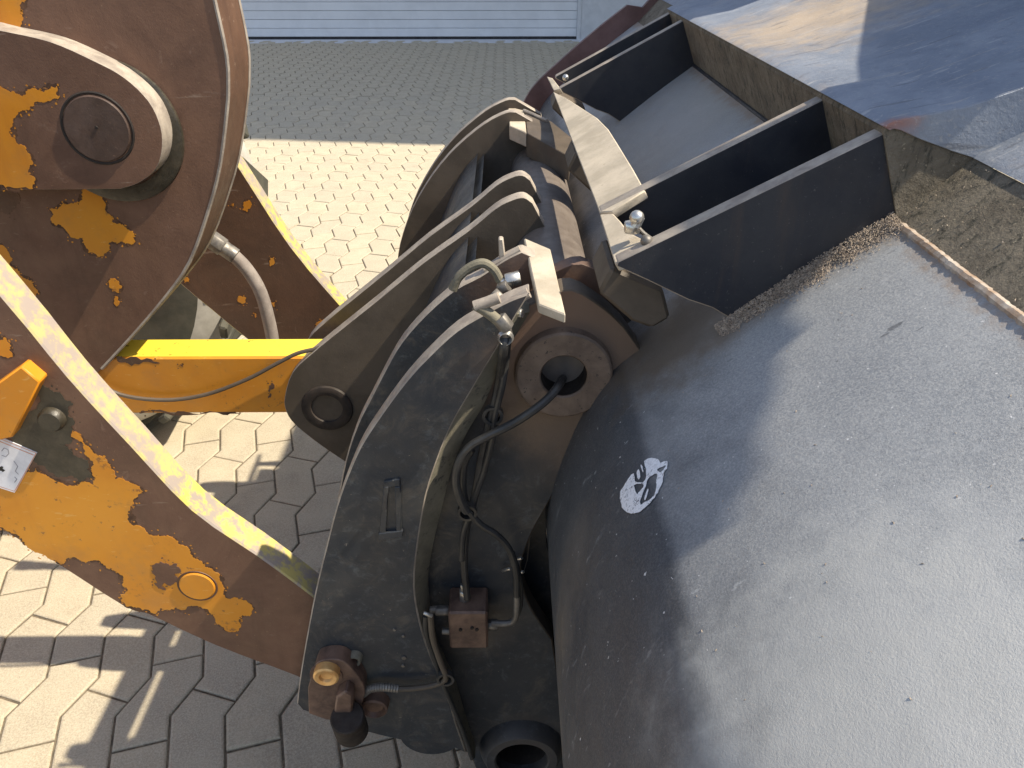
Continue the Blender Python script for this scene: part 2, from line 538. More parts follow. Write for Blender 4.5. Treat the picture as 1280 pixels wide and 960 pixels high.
for c, r, k, cc, so in ((PY(1122, 150, .80), .05, .95, (.40, .14, .07), .6), (PY(1225, 175, .72), .14, .6, (.48, .48, .47), .95), (PY(1010, 60, 1.45), .30, .8, (.50, .39, .27), .9)):  # tan and whitish blobs paint the sun patch and glare, red one is rust
    col = b.mix(b.math('MULTIPLY', b.blob(tuple(c), r, so, wob=.6, ns=26), k), col, cc)
sp = b.ramp(b.noise(170, 4, .7), .58, .7)
col = b.mix(b.math('MULTIPLY', sp, .5), col, (.5, .47, .44))
dk = b.ramp(b.noise(60, 6, .75), .58, .72)
col = b.mix(b.math('MULTIPLY', dk, .5), col, (.12, .12, .14))
for rz, cc in ((.5, (.5, .5, .5)), (1.1, (.10, .10, .11)), (.2, (.46, .42, .38))):
    s1 = b.ramp(b.noise(80, 4, .6, .2, world=True, stretch=(.06, 1, .5), rot=(0, .35, rz)), .62, .68)
    col = b.mix(b.math('MULTIPLY', s1, .45), col, cc)
b.bump(b.math('ADD', b.noise(200, 5, .7), b.noise(30, 4, .6)), .45, .002)
M['lip'] = b.done(col, b.ramp(b.noise(15, 4), .3, .7, .42, .62), .3)
M['weld'] = m_simple('rusty_weld', (.26, .165, .10), (.46, .42, .37), 30, .75, 0, .6, 160)
M['endplate'] = m_simple('reddish_end_plate', (.12, .065, .058), (.19, .11, .10), 9, .6, 0, .2)
M['dirt'] = m_simple('dry_chaff_dirt', (.26, .205, .16), (.46, .38, .30), 160, .95, 0, .4)

# paving
b = NB('concrete_paver')
oi = b.nt.nodes.new('ShaderNodeObjectInfo')
f = b.ramp(b.noise(9, 6, .65, world=True), .3, .7)
col = b.mix(f, (.37, .315, .225), (.47, .405, .29))
col = b.mix(b.math('MULTIPLY', oi.outputs['Random'], .45), col, (.30, .275, .23))
g = b.ramp(b.noise(210, 4, .8, world=True), .42, .60)
col = b.mix(b.math('MULTIPLY', g, .65), col, (.55, .485, .365))
dk = b.ramp(b.noise(190, 4, .75, world=True), .60, .70)
col = b.mix(b.math('MULTIPLY', dk, .65), col, (.15, .13, .105))
st = b.ramp(b.noise(3.3, 6, .75, .6, world=True), .54, .76)
col = b.mix(b.math('MULTIPLY', st, .45), col, (.20, .175, .14))
sm = b.ramp(b.noise(21, 5, .7, .6, world=True), .60, .74)
col = b.mix(b.math('MULTIPLY', sm, .35), col, (.22, .19, .15))
b.bump(b.noise(240, 5, .8, world=True), .8, .0025)
M['paver'] = b.done(col, .9)
M['joint'] = m_simple('sandy_joint_soil', (.085, .070, .050), (.19, .155, .105), 60, .95, 0, .5, 300)
M['door'] = m_simple('white_door_sheet', (.66, .67, .69), (.73, .74, .76), 3, .45, 0, .04)
M['wallmat'] = m_simple('grey_render_wall', (.54, .55, .57), (.62, .63, .65), 6, .9, 0, .3)
M['plinth'] = m_simple('dark_base_strip', (.02, .02, .022), (.035, .035, .037), 6, .8)
M['canopy'] = m_simple('white_roof_sheet', (.66, .67, .68), (.74, .75, .76), 4, .6)

# ------------------------------------------------------------------ ground and paving
bm = bmesh.new()
s = 60
vs = [bm.verts.new(p) for p in ((-s, -s, -.006), (s, -s, -.006), (s, s, -.006), (-s, s, -.006))]
bm.faces.new(vs)
ground = obj('pavement', bm, M['joint'], smooth=0)
tag(ground, 'yard paved with zigzag concrete stones and sandy joints', None, kind='structure')

P_, COLW, RISE = .240, .128, .110
def zz(k, y):
    """x of the zigzag joint number k at height y."""
    ph = y % P_
    x = -.020 + .040 * (ph / RISE) if ph < RISE else .020 - .040 * ((ph - RISE) / (P_ - RISE))
    return k * COLW + x
def zz_pts(k, y0, y1):
    ys = [y0]
    n = math.floor(y0 / P_) - 1
    while n * P_ < y1 + P_:
        for q in (n * P_, n * P_ + RISE):
            if y0 + .010 < q < y1 - .010: ys.append(q)
        n += 1
    ys.append(y1)
    return [(zz(k, y), y) for y in sorted(ys)]
def stone_y(k, j):
    return RISE + (.035 if k % 2 else -.035) + j * P_
def stone_outline(k, j):
    yl = stone_y(k, j)
    yr = RISE + (.068 if k % 2 else -.072) + j * P_
    L = zz_pts(k, yl, yl + P_)
    Rr = zz_pts(k + 1, yr, yr + P_)
    return Rr + L[::-1]
def inset(poly, d):
    n = len(poly)
    area = sum(poly[i][0] * poly[(i + 1) % n][1] - poly[(i + 1) % n][0] * poly[i][1] for i in range(n))
    sg = 1 if area > 0 else -1
    out = []
    for i in range(n):
        a, c, e = Vector(poly[i - 1]), Vector(poly[i]), Vector(poly[(i + 1) % n])
        d1, d2 = (c - a).normalized(), (e - c).normalized()
        n1, n2 = Vector((-d1.y, d1.x)) * sg, Vector((-d2.y, d2.x)) * sg
        m = (n1 + n2)
        m = m / max(m.length_squared / 2, .6)
        out.append(tuple(c + m * d))
    return out
def stone_rings(k, j):
    o = stone_outline(k, j)
    return inset(o, .0028), inset(o, .0050), inset(o, .0085)
def add_stone(bm, k, j, off=(0, 0), jig=0.0, tilt=(0, 0), full=True):
    r0, r1, r2 = stone_rings(k, j)
    rings = ((r0, -.03), (r0, -.003), (r1, -.0009), (r2, 0)) if full else ((r0, -.012), (r1, 0))
    prev = None
    for rr, z in rings:
        vs = [bm.verts.new((x - off[0], y - off[1], z + jig + tilt[0] * (x - off[0]) + tilt[1] * (y - off[1]))) for x, y in rr]
        if prev:
            n = len(vs)
            for i in range(n):
                bm.faces.new((prev[i], prev[(i + 1) % n], vs[(i + 1) % n], vs[i]))
        prev = vs
    bm.faces.new(prev)
def inpoly(p, poly):
    x, y = p
    c = False
    for i in range(len(poly)):
        (x1, y1), (x2, y2) = poly[i - 1], poly[i]
        if (y1 > y) != (y2 > y) and x < (x2 - x1) * (y - y1) / (y2 - y1) + x1:
            c = not c
    return c
SEEN = [[(310, 40), (735, 40), (640, 140), (575, 180), (500, 300), (490, 345), (430, 390), (310, 220)],
        [(215, 445), (265, 385), (345, 440)], [(165, 510), (360, 510), (435, 585), (392, 730), (335, 690), (270, 630)],
        [(-10, 640), (150, 740), (375, 840), (385, 895), (470, 915), (600, 930), (600, 970), (-10, 970)]]
cand, rest = [], []
for k in range(-62, 40):
    for j in range(-6, 56):
        cx, cy = (k + .5) * COLW, stone_y(k, j) + .5 * P_
        if cy > 13.0: continue
        q = proj((cx, cy, 0))
        near = -4.5 < cx < 3.5 and -1.0 < cy < 4.0
        if q is None:
            if near: rest.append((9.0, k, j, cx, cy))
            continue
        if not near and not (-160 < q[0] < 1440 and 0 < q[1] < 1120): continue
        vis = any(inpoly((q[0], q[1]), pl) for pl in SEEN)
        (cand if vis else rest).append((q[2], k, j, cx, cy))
cand.sort()
rest += cand[295:]
meshes = {}
for dep, k, j, cx, cy in cand[:295]:
    key = k % 2
    if key not in meshes:
        bm = bmesh.new()
        kk, jj = key, 0
        add_stone(bm, kk, jj, ((kk + .5) * COLW, stone_y(kk, jj) + .5 * P_))
        bmesh.ops.recalc_face_normals(bm, faces=bm.faces)
        me = bpy.data.meshes.new('paving_stone')
        bm.to_mesh(me); bm.free()
        me.materials.append(M['paver'])
        meshes[key] = me
    o = bpy.data.objects.new('paving_stone', meshes[key])
    o.location = (cx, cy, random.uniform(-.0016, .0012))
    o.rotation_euler = (random.uniform(-.006, .006), random.uniform(-.006, .006), random.uniform(-.004, .004))
    COL.objects.link(o)
    o.parent = ground
bm = bmesh.new()
for dep, k, j, cx, cy in rest:
    add_stone(bm, k, j, jig=random.uniform(-.002, .001), full=dep < 4)
bmesh.ops.recalc_face_normals(bm, faces=bm.faces)
o = obj('paving_stones', bm, M['paver'], smooth=0, kind='stuff')
o.parent = ground

# ------------------------------------------------------------------ building across the yard
WY = 13.2
bld = thing('building', (0, WY, 0), 'grey rendered hall across the yard with a white sectional door', 'building')
bx0, bx1 = -4.4, PZ(721, 50, 0).x
bm = bmesh.new()
box((bx1 + .05, WY + .0, -.02), (bx1 + 16, WY + .3, 7.04), .01, bm)
box((bx0 - 14, WY, -.02), (bx0 - .05, WY + .3, 7.04), .01, bm)
box((bx0 - .05, WY + .002, 3.0), (bx1 + .05, WY + .298, 7.03), .01, bm)
obj('wall', bm, M['wallmat'], bld)
bm = box((6.0, 5.75, -.02), (20.0, WY - .002, 15.0), .02)  # unseen block added to shade the yard and the door
obj('shade_block', bm, M['wallmat'], bld)
door = obj('garage_door', box((bx0 - .05, WY + .17, .0), (bx1 + .05, WY + .2, 3.0), .002), M['door'], bld)
for i in range(6):
    z0 = .035 + i * .49
    bm = bmesh.new()
    n = 4
    for q in range(n):
        za = z0 + q * .49 / n
        box((bx0, WY + .10, za + .0025), (bx1, WY + .172, za + .49 / n - .0025), .003, bm, seg=1)
    obj('door_panel', bm, M['door'], door)
obj('door_foot_strip', box((bx0, WY + .09, -.01), (bx1, WY + .165, .036), .004), M['plinth'], door)  # dark strip along the foot of the door
obj('door_post', box((bx1 + .001, WY - .012, -.01), (bx1 + .055, WY + .16, 3.06), .004), M['wallmat'], bld)
obj('door_post', box((bx0 - .055, WY - .012, -.01), (bx0 - .001, WY + .16, 3.06), .004), M['wallmat'], bld)
obj('threshold', box((bx0 - .1, WY - .35, -.02), (bx1 + .1, WY + .1, -.001), .004), M['wallmat'], bld)

# ------------------------------------------------------------------ wheel loader front end
loader = thing('wheel_loader', (-1.6, 1.33, 0), 'worn orange and brown wheel loader front with lift arms and bell crank', 'wheel loader')
YN, TN = .89, .05
# near lift arm
top = curve([(-420, -60), (-200, 145), (0, 367), (86, 471), (165, 557), (241, 637), (320, 692), (372, 730), (430, 775)], 3)
bot = curve([(470, 850), (430, 872), (371, 846), (268, 807), (186, 769), (155, 759), (69, 704), (0, 661), (-180, 545), (-420, 330)], 3)
arm = obj('lift_arm', plate(XZ(top + bot, YN), YN, TN, bevel=.003), [M['rust'], M['yellow_edge']], loader)
def patch(parent, pts, y, mat=None, name='paint_patch', proud=.0004, depth=5, amp=.26, seed=1):
    rnd = random.Random(seed)
    p = jagged(XZ(pts, y), depth, amp, rnd)
    if mat is None:
        r2 = random.Random(seed + 100)
        ar = XZ(pts, y)
        pe = jagged(inset(jagged(ar, 2, .18, r2), -.0022), 4, .34, r2)
        be = bmesh.new()
        flat_fill(be, [[(x, y - .0002, z) for x, z in pe]])
        for f in be.faces:
            f.normal_update()
            if f.normal.y > 0: f.normal_flip()
        obj('rust_margin', be, M['rust_edge'], parent, smooth=0)
    bm = bmesh.new()
    flat_fill(bm, [[(x, y - proud, z) for x, z in p]])
    geo = bmesh.ops.extrude_face_region(bm, geom=bm.faces[:])
    bmesh.ops.translate(bm, verts=[g for g in geo['geom'] if isinstance(g, bmesh.types.BMVert)], vec=(0, proud * 1.6, 0))
    bmesh.ops.recalc_face_normals(bm, faces=bm.faces)
    # flecks of paint left round the edge
    for q in range(len(p)):
        if rnd.random() < .22:
            x, z = p[q]
            a, r = rnd.uniform(0, 6.28), rnd.uniform(.0005, .0024)
            d = rnd.uniform(.001, .012)
            x += math.cos(a) * d; z += math.sin(a) * d
            vs = [bm.verts.new((x + r * rnd.uniform(.4, 1.2) * math.cos(t * 1.2566), y - proud * .8, z + r * rnd.uniform(.4, 1.2) * math.sin(t * 1.2566))) for t in range(5)]
            f = bm.faces.new(vs)
            f.normal_update()
            if f.normal.y > 0: f.normal_flip()
    return obj(name, bm, mat or M['orange'], parent, smooth=0)
big = [(-300, 460), (0, 612), (10, 600), (45, 585), (58, 595), (89, 607), (117, 606), (121, 598), (110, 571), (103, 553), (88, 545), (93, 539), (103, 548), (117, 566),
       (137, 581), (144, 599), (172, 607), (179, 614), (168, 623), (161, 632), (168, 657), (186, 668), (220, 675), (237, 688),
       (254, 707), (275, 719), (282, 747), (313, 755), (316, 762), (299, 771), (294, 790), (282, 788), (268, 771), (247, 757),
       (220, 759), (192, 767), (158, 758), (151, 750), (160, 737), (148, 716), (120, 700), (89, 697), (76, 706), (69, 700), (31, 680), (12, 664), (-20, 645), (-300, 470)]
patch(arm, big, YN, seed=3)
patch(arm, [(-6, 425), (6, 422), (14, 432), (16, 444), (6, 446), (-6, 440)], YN, seed=4)
patch(arm, [(190, 708), (200, 702), (212, 707), (222, 704), (226, 712), (218, 718), (222, 728), (212, 732), (204, 728), (207, 738), (198, 736), (194, 722)], YN - .0008, M['rust'], 'worn_spot', seed=5)
c = PY(247, 732, YN)
capb = lathe_y((c.x, c.z), [(0, YN - .0035), (.0255, YN - .0035), (.0272, YN - .0022), (.0275, YN + .001)], 32)
obj('pin_cap', capb, M['orange'], arm)
capb = lathe_y((c.x, c.z), [(.0278, YN - .0012), (.0305, YN - .0016), (.031, YN - .0002)], 32)
obj('cap_seam', capb, M['rust_dark'], arm)
# bracket bar, painted recess shade, pin and sticker on the near arm
bar = plate(XZ([(26, 458), (50, 478), (15, 547), (-40, 560), (-60, 520)], YN - .02), YN - .02, .024, bevel=.002)
obj('stop_bracket', bar, [M['orange'], M['orange']], arm)
patch(arm, [(50, 478), (75, 490), (92, 505), (90, 540), (76, 556), (95, 570), (110, 575), (115, 598), (100, 603), (70, 596), (48, 580), (14, 560), (14, 545)], YN - .0004, M['dark_tone'], 'recess_shade', seed=8)  # dark patch: shade of the recess painted on the arm face
c = PY(67, 522, YN)
obj('grease_pin', lathe_y((c.x, c.z), [(0, YN - .012), (.014, YN - .012), (.017, YN - .008), (.0175, YN)], 24), M['dark_tone'], arm)
def sticker(pts, y, mat, name, pr, th=.0006):
    return obj(name, plate(XZ(pts, y), y - pr, th, bevel=0, rim=False), mat, arm, smooth=0)
st = sticker([(-30, 535), (0, 545), (47, 565), (19, 615), (0, 609), (-40, 596)], YN, M['sticker'], 'warning_sticker', .0016, .0014)
def stroke(pts, w, y, pr):
    bm = bmesh.new()
    q = XZ(pts, y)
    for a, c in zip(q, q[1:]):
        a, c = Vector(a), Vector(c)
        n = Vector((-(c - a).y, (c - a).x)).normalized() * w / 2
        vs = [bm.verts.new((p.x, y - pr, p.y)) for p in (a - n, c - n, c + n, a + n)]
        f = bm.faces.new(vs); f.normal_update()
        if f.normal.y > 0: f.normal_flip()
    return bm
bm = stroke([(-20, 544), (0, 550.5), (43, 568)], .0012, YN, .0019)
join(bm, stroke([(-20, 541), (0, 547), (46, 565.5), (19, 613), (0, 607)], .0009, YN, .0020))
obj('sticker_border', bm, M['red_ink'], arm, smooth=0)
bm = stroke([(3, 563), (6, 559), (11, 561), (12, 566), (8, 570), (3, 568)], .0012, YN, .0019)
join(bm, stroke([(18, 575), (23, 582), (20, 588), (24, 592)], .0012, YN, .0019))
join(bm, stroke([(19, 595), (22, 598), (19, 602)], .0012, YN, .0019))
join(bm, stroke([(-4, 575), (0, 580)], .001, YN, .0019))
obj('sticker_print', bm, M['ink'], arm, smooth=0)
bm = stroke([(0, 583), (6, 588)], .005, YN, .0021)
join(bm, stroke([(1, 587), (4, 582)], .003, YN, .0022))
obj('sticker_dot', bm, M['black_ink'], arm, smooth=0)

# far lift arm
YF = 1.74
top = curve([(60, -170), (180, 20), (250, 135), (302, 213), (364, 308), (430, 386), (470, 430)], 3)
bot = curve([(440, 470), (390, 462), (333, 441), (266, 389), (200, 330), (100, 210), (-60, 20)], 3)
farm = obj('lift_arm', plate(XZ(top + bot, YF), YF, TN, bevel=.003), [M['rust_dark'], M['yellow_edge']], loader, label='far lift arm, dark brown with specks of orange paint')
for sd, pts in ((11, [(305, 252), (311, 250), (314, 257), (309, 265), (303, 263)]), (12, [(229, 348), (235, 346), (237, 353), (231, 354)]),
                (13, [(288, 256), (292, 254), (292, 258)]), (14, [(338, 322), (343, 321), (342, 331), (338, 333)]), (15, [(297, 372), (306, 371), (307, 377), (299, 378)]),
                (16, [(317, 391), (321, 392), (320, 397)]), (17, [(394, 405), (402, 400), (410, 402), (404, 412), (396, 413)]), (18, [(338, 378), (344, 377), (343, 384)])):
    patch(farm, pts, YF, depth=3, seed=sd)
# bell crank
YB, TB = 1.27, .115
right = curve([(200, -190), (246, -95), (268, 0), (283, 70), (285, 110), (283.6, 137), (275, 206), (261, 261), (237, 327), (206, 372), (165, 420), (127, 461)], 3)
left = curve([(80, 505), (20, 470), (-60, 400), (-160, 250), (-230, 60), (-200, -140), (-60, -250), (100, -250)], 3)
crank = obj('bell_crank', plate(XZ(right + left, YB), YB, TB, bevel=.004), [M['rust'], M['rust_dark']], loader)
# worn bright edges of the crank: thin bead along both rims
for yy in (YB + .001, YB + TB - .001):
    q = XZ(right, YB)
    obj('worn_rim', tube([(x, yy, z) for x, z in q], .0032, 6, 1), M['tan_edge'], crank)
patch(crank, [(62, 261), (79, 254), (99, 256), (103, 239), (127, 239), (132, 264), (155, 282), (168, 295), (165, 306), (137, 303), (132, 316), (123, 321), (110, 316), (103, 297), (86, 292), (65, 278)], YB, seed=21)
patch(crank, [(137, 350), (148, 351), (153, 358), (149, 366), (141, 362)], YB, depth=3, seed=22)
patch(crank, [(144, 370), (148, 372), (146, 383), (143, 380)], YB, depth=3, seed=23)
patch(crank, [(-40, -30), (33, -30), (33, 0), (26, 35), (31, 42), (0, 33), (-40, 28)], YB, seed=24)
patch(crank, [(-30, 300), (2, 306), (12, 330), (40, 350), (48, 366), (36, 372), (-30, 340)], YB, seed=27)
patch(crank, [(-30, 238), (22, 240), (24, 255), (14, 265), (-30, 262)], YB, M['rust_dark'], 'worn_spot', seed=29)
# link plate with rounded end in front of the crank
YL = 1.222
lk = curve([(-120, 30), (-40, 30), (0, 38), (62, 52), (117, 76), (155, 97), (186, 127), (201, 160), (202, 190), (193, 213), (172, 229), (150, 236)], 4)
link = obj('link_plate', plate(XZ(lk + [(41, 237), (-120, 237)], YL), YL, .0478, bevel=.004), [M['rust'], M['tan_edge']], loader)
patch(link, [(-60, 105), (0, 107), (21, 117), (41, 110), (72, 107), (74, 122), (45, 127), (31, 138), (17, 148), (21, 179), (38, 193), (41, 236), (-60, 236)], YL, depth=5, seed=31)
c = PY(122, 161, YL)
bm = lathe_y((c.x, c.z), [(0, YL - .004), (.0470, YL - .004), (.0485, YL - .0025), (.0488, YL + .001)], 40)
pin = obj('pivot_pin', bm, M['pincap'], link)
bm = lathe_y((c.x, c.z), [(.0500, YL - .0008), (.0525, YL - .0015), (.0545, YL - .0002)], 40)
obj('pin_seam', bm, M['hole'], pin)
obj('grease_point', hexa((c.x + .001, YL - .004, c.z + .003), (0, 1, 0), .0025, .003), M['hole'], pin)
for yy in (YB - .0015,):   # dark ring painting the shadowed gap behind the link
    ck = PY(140, 165, YB)
    obj('shade_collar', lathe_y((ck.x, ck.z), [(.085, YB - .006), (.107, YB - .006), (.110, YB - .004), (.111, YB)], 44), M['dark_tone'], link)

# tie rod
YT = 1.275
x0, zt = PY(60, 445.5, YT).x, PY(140, 447, YT).z
x1, zb = PY(440, 447, YT).x, PY(260, 517, YT).z
bm = box((x0, YT, zb), (x1, YT + .075, zt), .004)
for f in bm.faces:
    f.material_index = 1 if f.normal.z > .8 else 0
rod = obj('tie_rod', bm, [M['orange'], M['rod_edge']], loader)
for sd, pts in ((41, [(176, 514), (190, 512), (230, 514), (290, 515), (300, 517), (176, 517)]), (42, [(145, 446), (190, 449), (200, 454), (150, 453)]), (43, [(225, 455), (230, 455), (229, 459)]), (44, [(336, 482), (341, 478), (342, 486), (335, 498)])):
    patch(rod, pts, YT, M['rust_dark'], 'worn_spot', depth=3, seed=sd)
# sensor cable along the rod
cb = [PY(x, y, YT - .012) for x, y in ((110, 470), (150, 493), (206, 500), (258, 493), (309, 474), (345, 455), (371, 442), (395, 436), (404, 433))]
obj('sensor_cable', tube(cb, .0038, 8, 5), M['brownblack'], loader)
# grey hydraulic hose with its fitting
hp = [PY(x, y, 1.60) for x, y in ((268, 302), (288, 316), (309, 337), (326, 366), (337, 405), (343, 440), (346, 470))]
hose = obj('hydraulic_hose', tube(hp, .0145, 12, 6), M['hose_grey'], loader)
d = (hp[1] - hp[0]).normalized()
bm = hexa(hp[0] + d * .004, d, .021, .035)
hexa(hp[0] + d * .034, d, .017, .035, 16, bm)
obj('hose_fitting', bm, M['dull_steel'], hose)
# far front wheel behind the far arm
wc = Vector((-1.60, 2.28, .74))
prof = [(.40, .02), (.44, -.0), (.55, -.03), (.66, -.02), (.715, .02), (.74, .08), (.745, .2), (.745, .36), (.74, .46), (.715, .52), (.66, .56), (.55, .57), (.44, .54), (.40, .52)]
bm = lathe_y((wc.x, wc.z), [(r, wc.y + y) for r, y in prof], 64)
for f in bm.faces:
    rr = math.hypot(f.calc_center_median().x - wc.x, f.calc_center_median().z - wc.z)
    f.material_index = 1 if rr < .64 else 0
wheel = obj('wheel', bm, [M['tyre'], M['tyre_side']], loader)
bm = bmesh.new()
for i in range(22):
    a = 2 * math.pi * i / 22
    for sgn, yo in ((1, .12), (-1, .40)):
        rt = Matrix.Rotation(-a, 3, 'Y') @ Matrix.Rotation(sgn * .55, 3, 'X')
        p = Vector((wc.x + .75 * math.cos(a + (0 if sgn > 0 else .14)), wc.y + yo, wc.z + .75 * math.sin(a + (0 if sgn > 0 else .14))))
        b2 = box((-.02, -.15, -.035), (.006, .15, .035), .006, rot=rt)
        bmesh.ops.translate(b2, verts=b2.verts, vec=p)
        join(bm, b2)
obj('tyre_lugs', bm, M['tyre_side'], wheel)
obj('rim', lathe_y((wc.x, wc.z), [(0, wc.y + .16), (.12, wc.y + .14), (.14, wc.y + .20), (.36, wc.y + .16), (.405, wc.y + .03), (.42, wc.y + .02)], 40), M['orange'], wheel)
# front frame behind the arms (out of the picture)
bm = bmesh.new()
box((-2.25, 1.05, .55), (-1.95, 1.10, 1.75), .006, bm)
box((-2.25, 1.56, .55), (-1.95, 1.61, 1.75), .006, bm)
box((-2.2, 1.101, .55), (-2.0, 1.559, 1.2), .006, bm)
box((-1.56, 1.25, .62), (-1.36, 2.32, .84), .02, bm)
box((-2.02, 1.25, .64), (-1.5, 1.41, .82), .006, bm)
obj('front_frame', bm, M['orange'], loader)

# ------------------------------------------------------------------ quick coupler
coup = thing('quick_coupler', (0, 1.36, .2), 'black dusty quick coupler with curved plates, cross tube and hoses', 'coupler')
YO, YI, YP = .85, .985, .91          # outer curved plate, inner curved plate, boss plate
outer = curve([(663, 366), (636, 376), (606, 392), (571, 413), (537, 444), (506, 478), (475, 520), (451, 557), (434, 595), (421, 632), (408, 682), (394, 740), (381, 809), (374, 853), (371, 880)], 3) \
    + [(378, 888), (395, 893), (420, 905), (473, 919), (504, 926), (556, 930), (583, 942)] \
    + curve([(570, 905), (556, 857), (539, 822), (525, 778), (518, 733), (522, 682), (533, 619), (547, 575), (564, 533), (585, 496), (606, 461), (626, 428), (645, 395)], 3)
op = obj('side_plate', plate(XZ(outer, YO), YO, .03, bevel=.002), [M['black'], M['tan_edge']], coup)
# slanted strip between outer plate and boss plate
la = curve([(645, 395), (626, 428), (606, 461), (585, 496), (564, 533), (547, 575), (533, 619), (522, 682), (518, 733), (525, 778), (539, 822), (556, 857), (570, 905), (583, 942)], 4)
lb = curve([(662, 390), (640, 427), (622, 465), (605, 505), (582, 544), (565, 585), (553, 632), (541, 682), (534, 733), (537, 776), (549, 826), (566, 858), (580, 905), (594, 948)], 4)
A, B = XZ(la, YO), XZ(lb, YO + .035)
bm = bmesh.new()
va = [bm.verts.new((x, YO + .004, z)) for x, z in A]
vb = [bm.verts.new((x, YO + .035, z)) for x, z in B]
vc = [bm.verts.new((x, YP + .002, z)) for x, z in B]
vd = [bm.verts.new((x - .004, YP + .002, z)) for x, z in A]
for i in range(len(va) - 1):
    for r1, r2 in ((va, vb), (vb, vc), (vc, vd), (vd, va)):
        bm.faces.new((r1[i], r1[i + 1], r2[i + 1], r2[i]))
bm.faces.new((va[0], vb[0], vc[0], vd[0])); bm.faces.new((vd[-1], vc[-1], vb[-1], va[-1]))
bmesh.ops.recalc_face_normals(bm, faces=bm.faces)
b = NB('greenish_dusty_strip')
f = b.ramp(b.noise(14, 6, .7, .4), .3, .7)
col = b.mix(f, (.12, .112, .082), (.215, .195, .145))
d = b.ramp(b.noise(60, 5, .7), .56, .68)
col = b.mix(d, col, (.06, .058, .05))
b.bump(b.noise(160, 4, .7), .4, .002)
M['strip'] = b.done(col, .8)
obj('edge_strip', bm, M['strip'], coup)
# boss plate
ub, lbp = PY(704, 464, YP), PY(652, 934, YP)
bp = curve([(640, 400), (655, 385), (680, 372), (715, 362), (755, 385), (780, 408)], 3) + [(801, 437)] \
    + curve([(785, 468), (750, 520), (722, 564), (702, 599), (681, 637), (666, 664), (654, 695), (651, 715), (656, 742), (668, 768), (690, 800)], 3) \
    + [(712, 930), (700, 990), (640, 1000), (594, 960)] + curve([(575, 905), (560, 857), (543, 822), (530, 778), (526, 733), (531, 682), (543, 625), (556, 580), (574, 540), (595, 500), (615, 462), (632, 428)], 2)
HR = .0305
bplate = obj('boss_plate', plate(XZ(bp, YP), YP, .04, holes=[(ub.x, ub.z, HR), (lbp.x, lbp.z, .047)], bevel=.002), [M['black'], M['brownblack']], coup)
bm = lathe_y((ub.x, ub.z), [(HR, YP + .30), (HR, YP - .013), (HR + .002, YP - .015), (.061, YP - .015), (.064, YP - .0125), (.066, YP + .001)], 48)
boss = obj('boss_ring', bm, M['ringbrown'], coup)
bm = lathe_y((ub.x, ub.z), [(HR - .0006, YP - .012), (HR - .0006, YP + .16), (0, YP + .16)], 36)
obj('bore', bm, M['hole'], boss)
bm = lathe_y((lbp.x, lbp.z), [(.047, YP + .16), (.047, YP - .026), (.050, YP - .029), (.064, YP - .029), (.067, YP - .026), (.075, YP - .010), (.078, YP + .001)], 48)
boss2 = obj('boss_ring', bm, M['black'], coup)
bm = lathe_y((lbp.x, lbp.z), [(.0464, YP - .004), (.0464, YP + .12), (0, YP + .12)], 36)
obj('bore', bm, M['hole'], boss2)
# inner curved plate
inn = curve([(652, 314), (630, 325), (600, 345), (568, 362), (533, 392), (502, 427), (482, 461), (461, 502), (447, 530), (432, 575), (420, 640), (405, 740), (400, 820)], 3) + [(470, 880), (600, 900), (660, 700), (690, 420), (690, 330)]
obj('side_plate', plate(XZ(inn, YI), YI, .028, bevel=.002), [M['black'], M['tan_edge']], coup)
# worn rounded bars where the plates run out on the tube
for a, c, y in (((615, 392), (661, 366), YO), ((606, 338), (651, 312), YI)):
    bm = tube([PY(*a, y + .008), PY(*c, y + .008)], .0066, 10, 1)
    obj('weld_bar', bm, M['tan_edge'], coup)
# middle link plates
def lug(dy):
    up = curve([(666, 254), (655, 247), (640, 250), (619, 261), (585, 289), (530, 328), (475, 373), (420, 417), (392, 440), (366, 465), (356, 496), (358, 515), (370, 532), (400, 556), (431, 577)], 3)
    return up + [(500, 600), (600, 520), (700, 400), (690, 300)]
YM = 1.255
for k, y in enumerate((YM, YM + .13)):
    lp = obj('link_lug', plate(XZ(lug(0), YM), y, .032, bevel=.0025), [M['brownblack'], M['tan_edge']], coup)
    if k == 0:
        c = PY(409, 510, YM)
        bm = lathe_y((c.x, c.z), [(0, YM + .016), (.024, YM + .014), (.030, YM - .004), (.042, YM - .006), (.047, YM - .004), (.049, YM + .001)], 36)
        obj('link_pin', bm, M['hole'], lp)
# far plates
far1 = curve([(645, 140), (632, 141), (605, 155), (570, 184), (541, 218), (515, 262), (500, 305), (494, 350), (480, 430)], 3) + [(560, 480), (660, 400), (690, 250), (680, 160)]
YFa = 1.80
for y in (YFa, YFa + .14):
    obj('side_plate', plate(XZ(far1, YFa), y, .028, bevel=.002), [M['brownblack'], M['tan_edge']], coup)
wb = curve([(548, 296), (520, 330), (490, 400), (470, 460)], 3)
pw = [PY(x, y, 1.255) for x, y in wb]
bm = bmesh.new()
rows = [[bm.verts.new((p.x + dx, y, p.z)) for p in pw] for dx, y in ((.05, YI + .03), (.05, 1.94), (.065, 1.94), (.065, YI + .03))]
for i in range(len(pw) - 1):
    for k in range(4):
        bm.faces.new((rows[k][i], rows[k][i + 1], rows[(k + 1) % 4][i + 1], rows[(k + 1) % 4][i]))
bmesh.ops.recalc_face_normals(bm, faces=bm.faces)
obj('web_plate', bm, M['black'], coup)
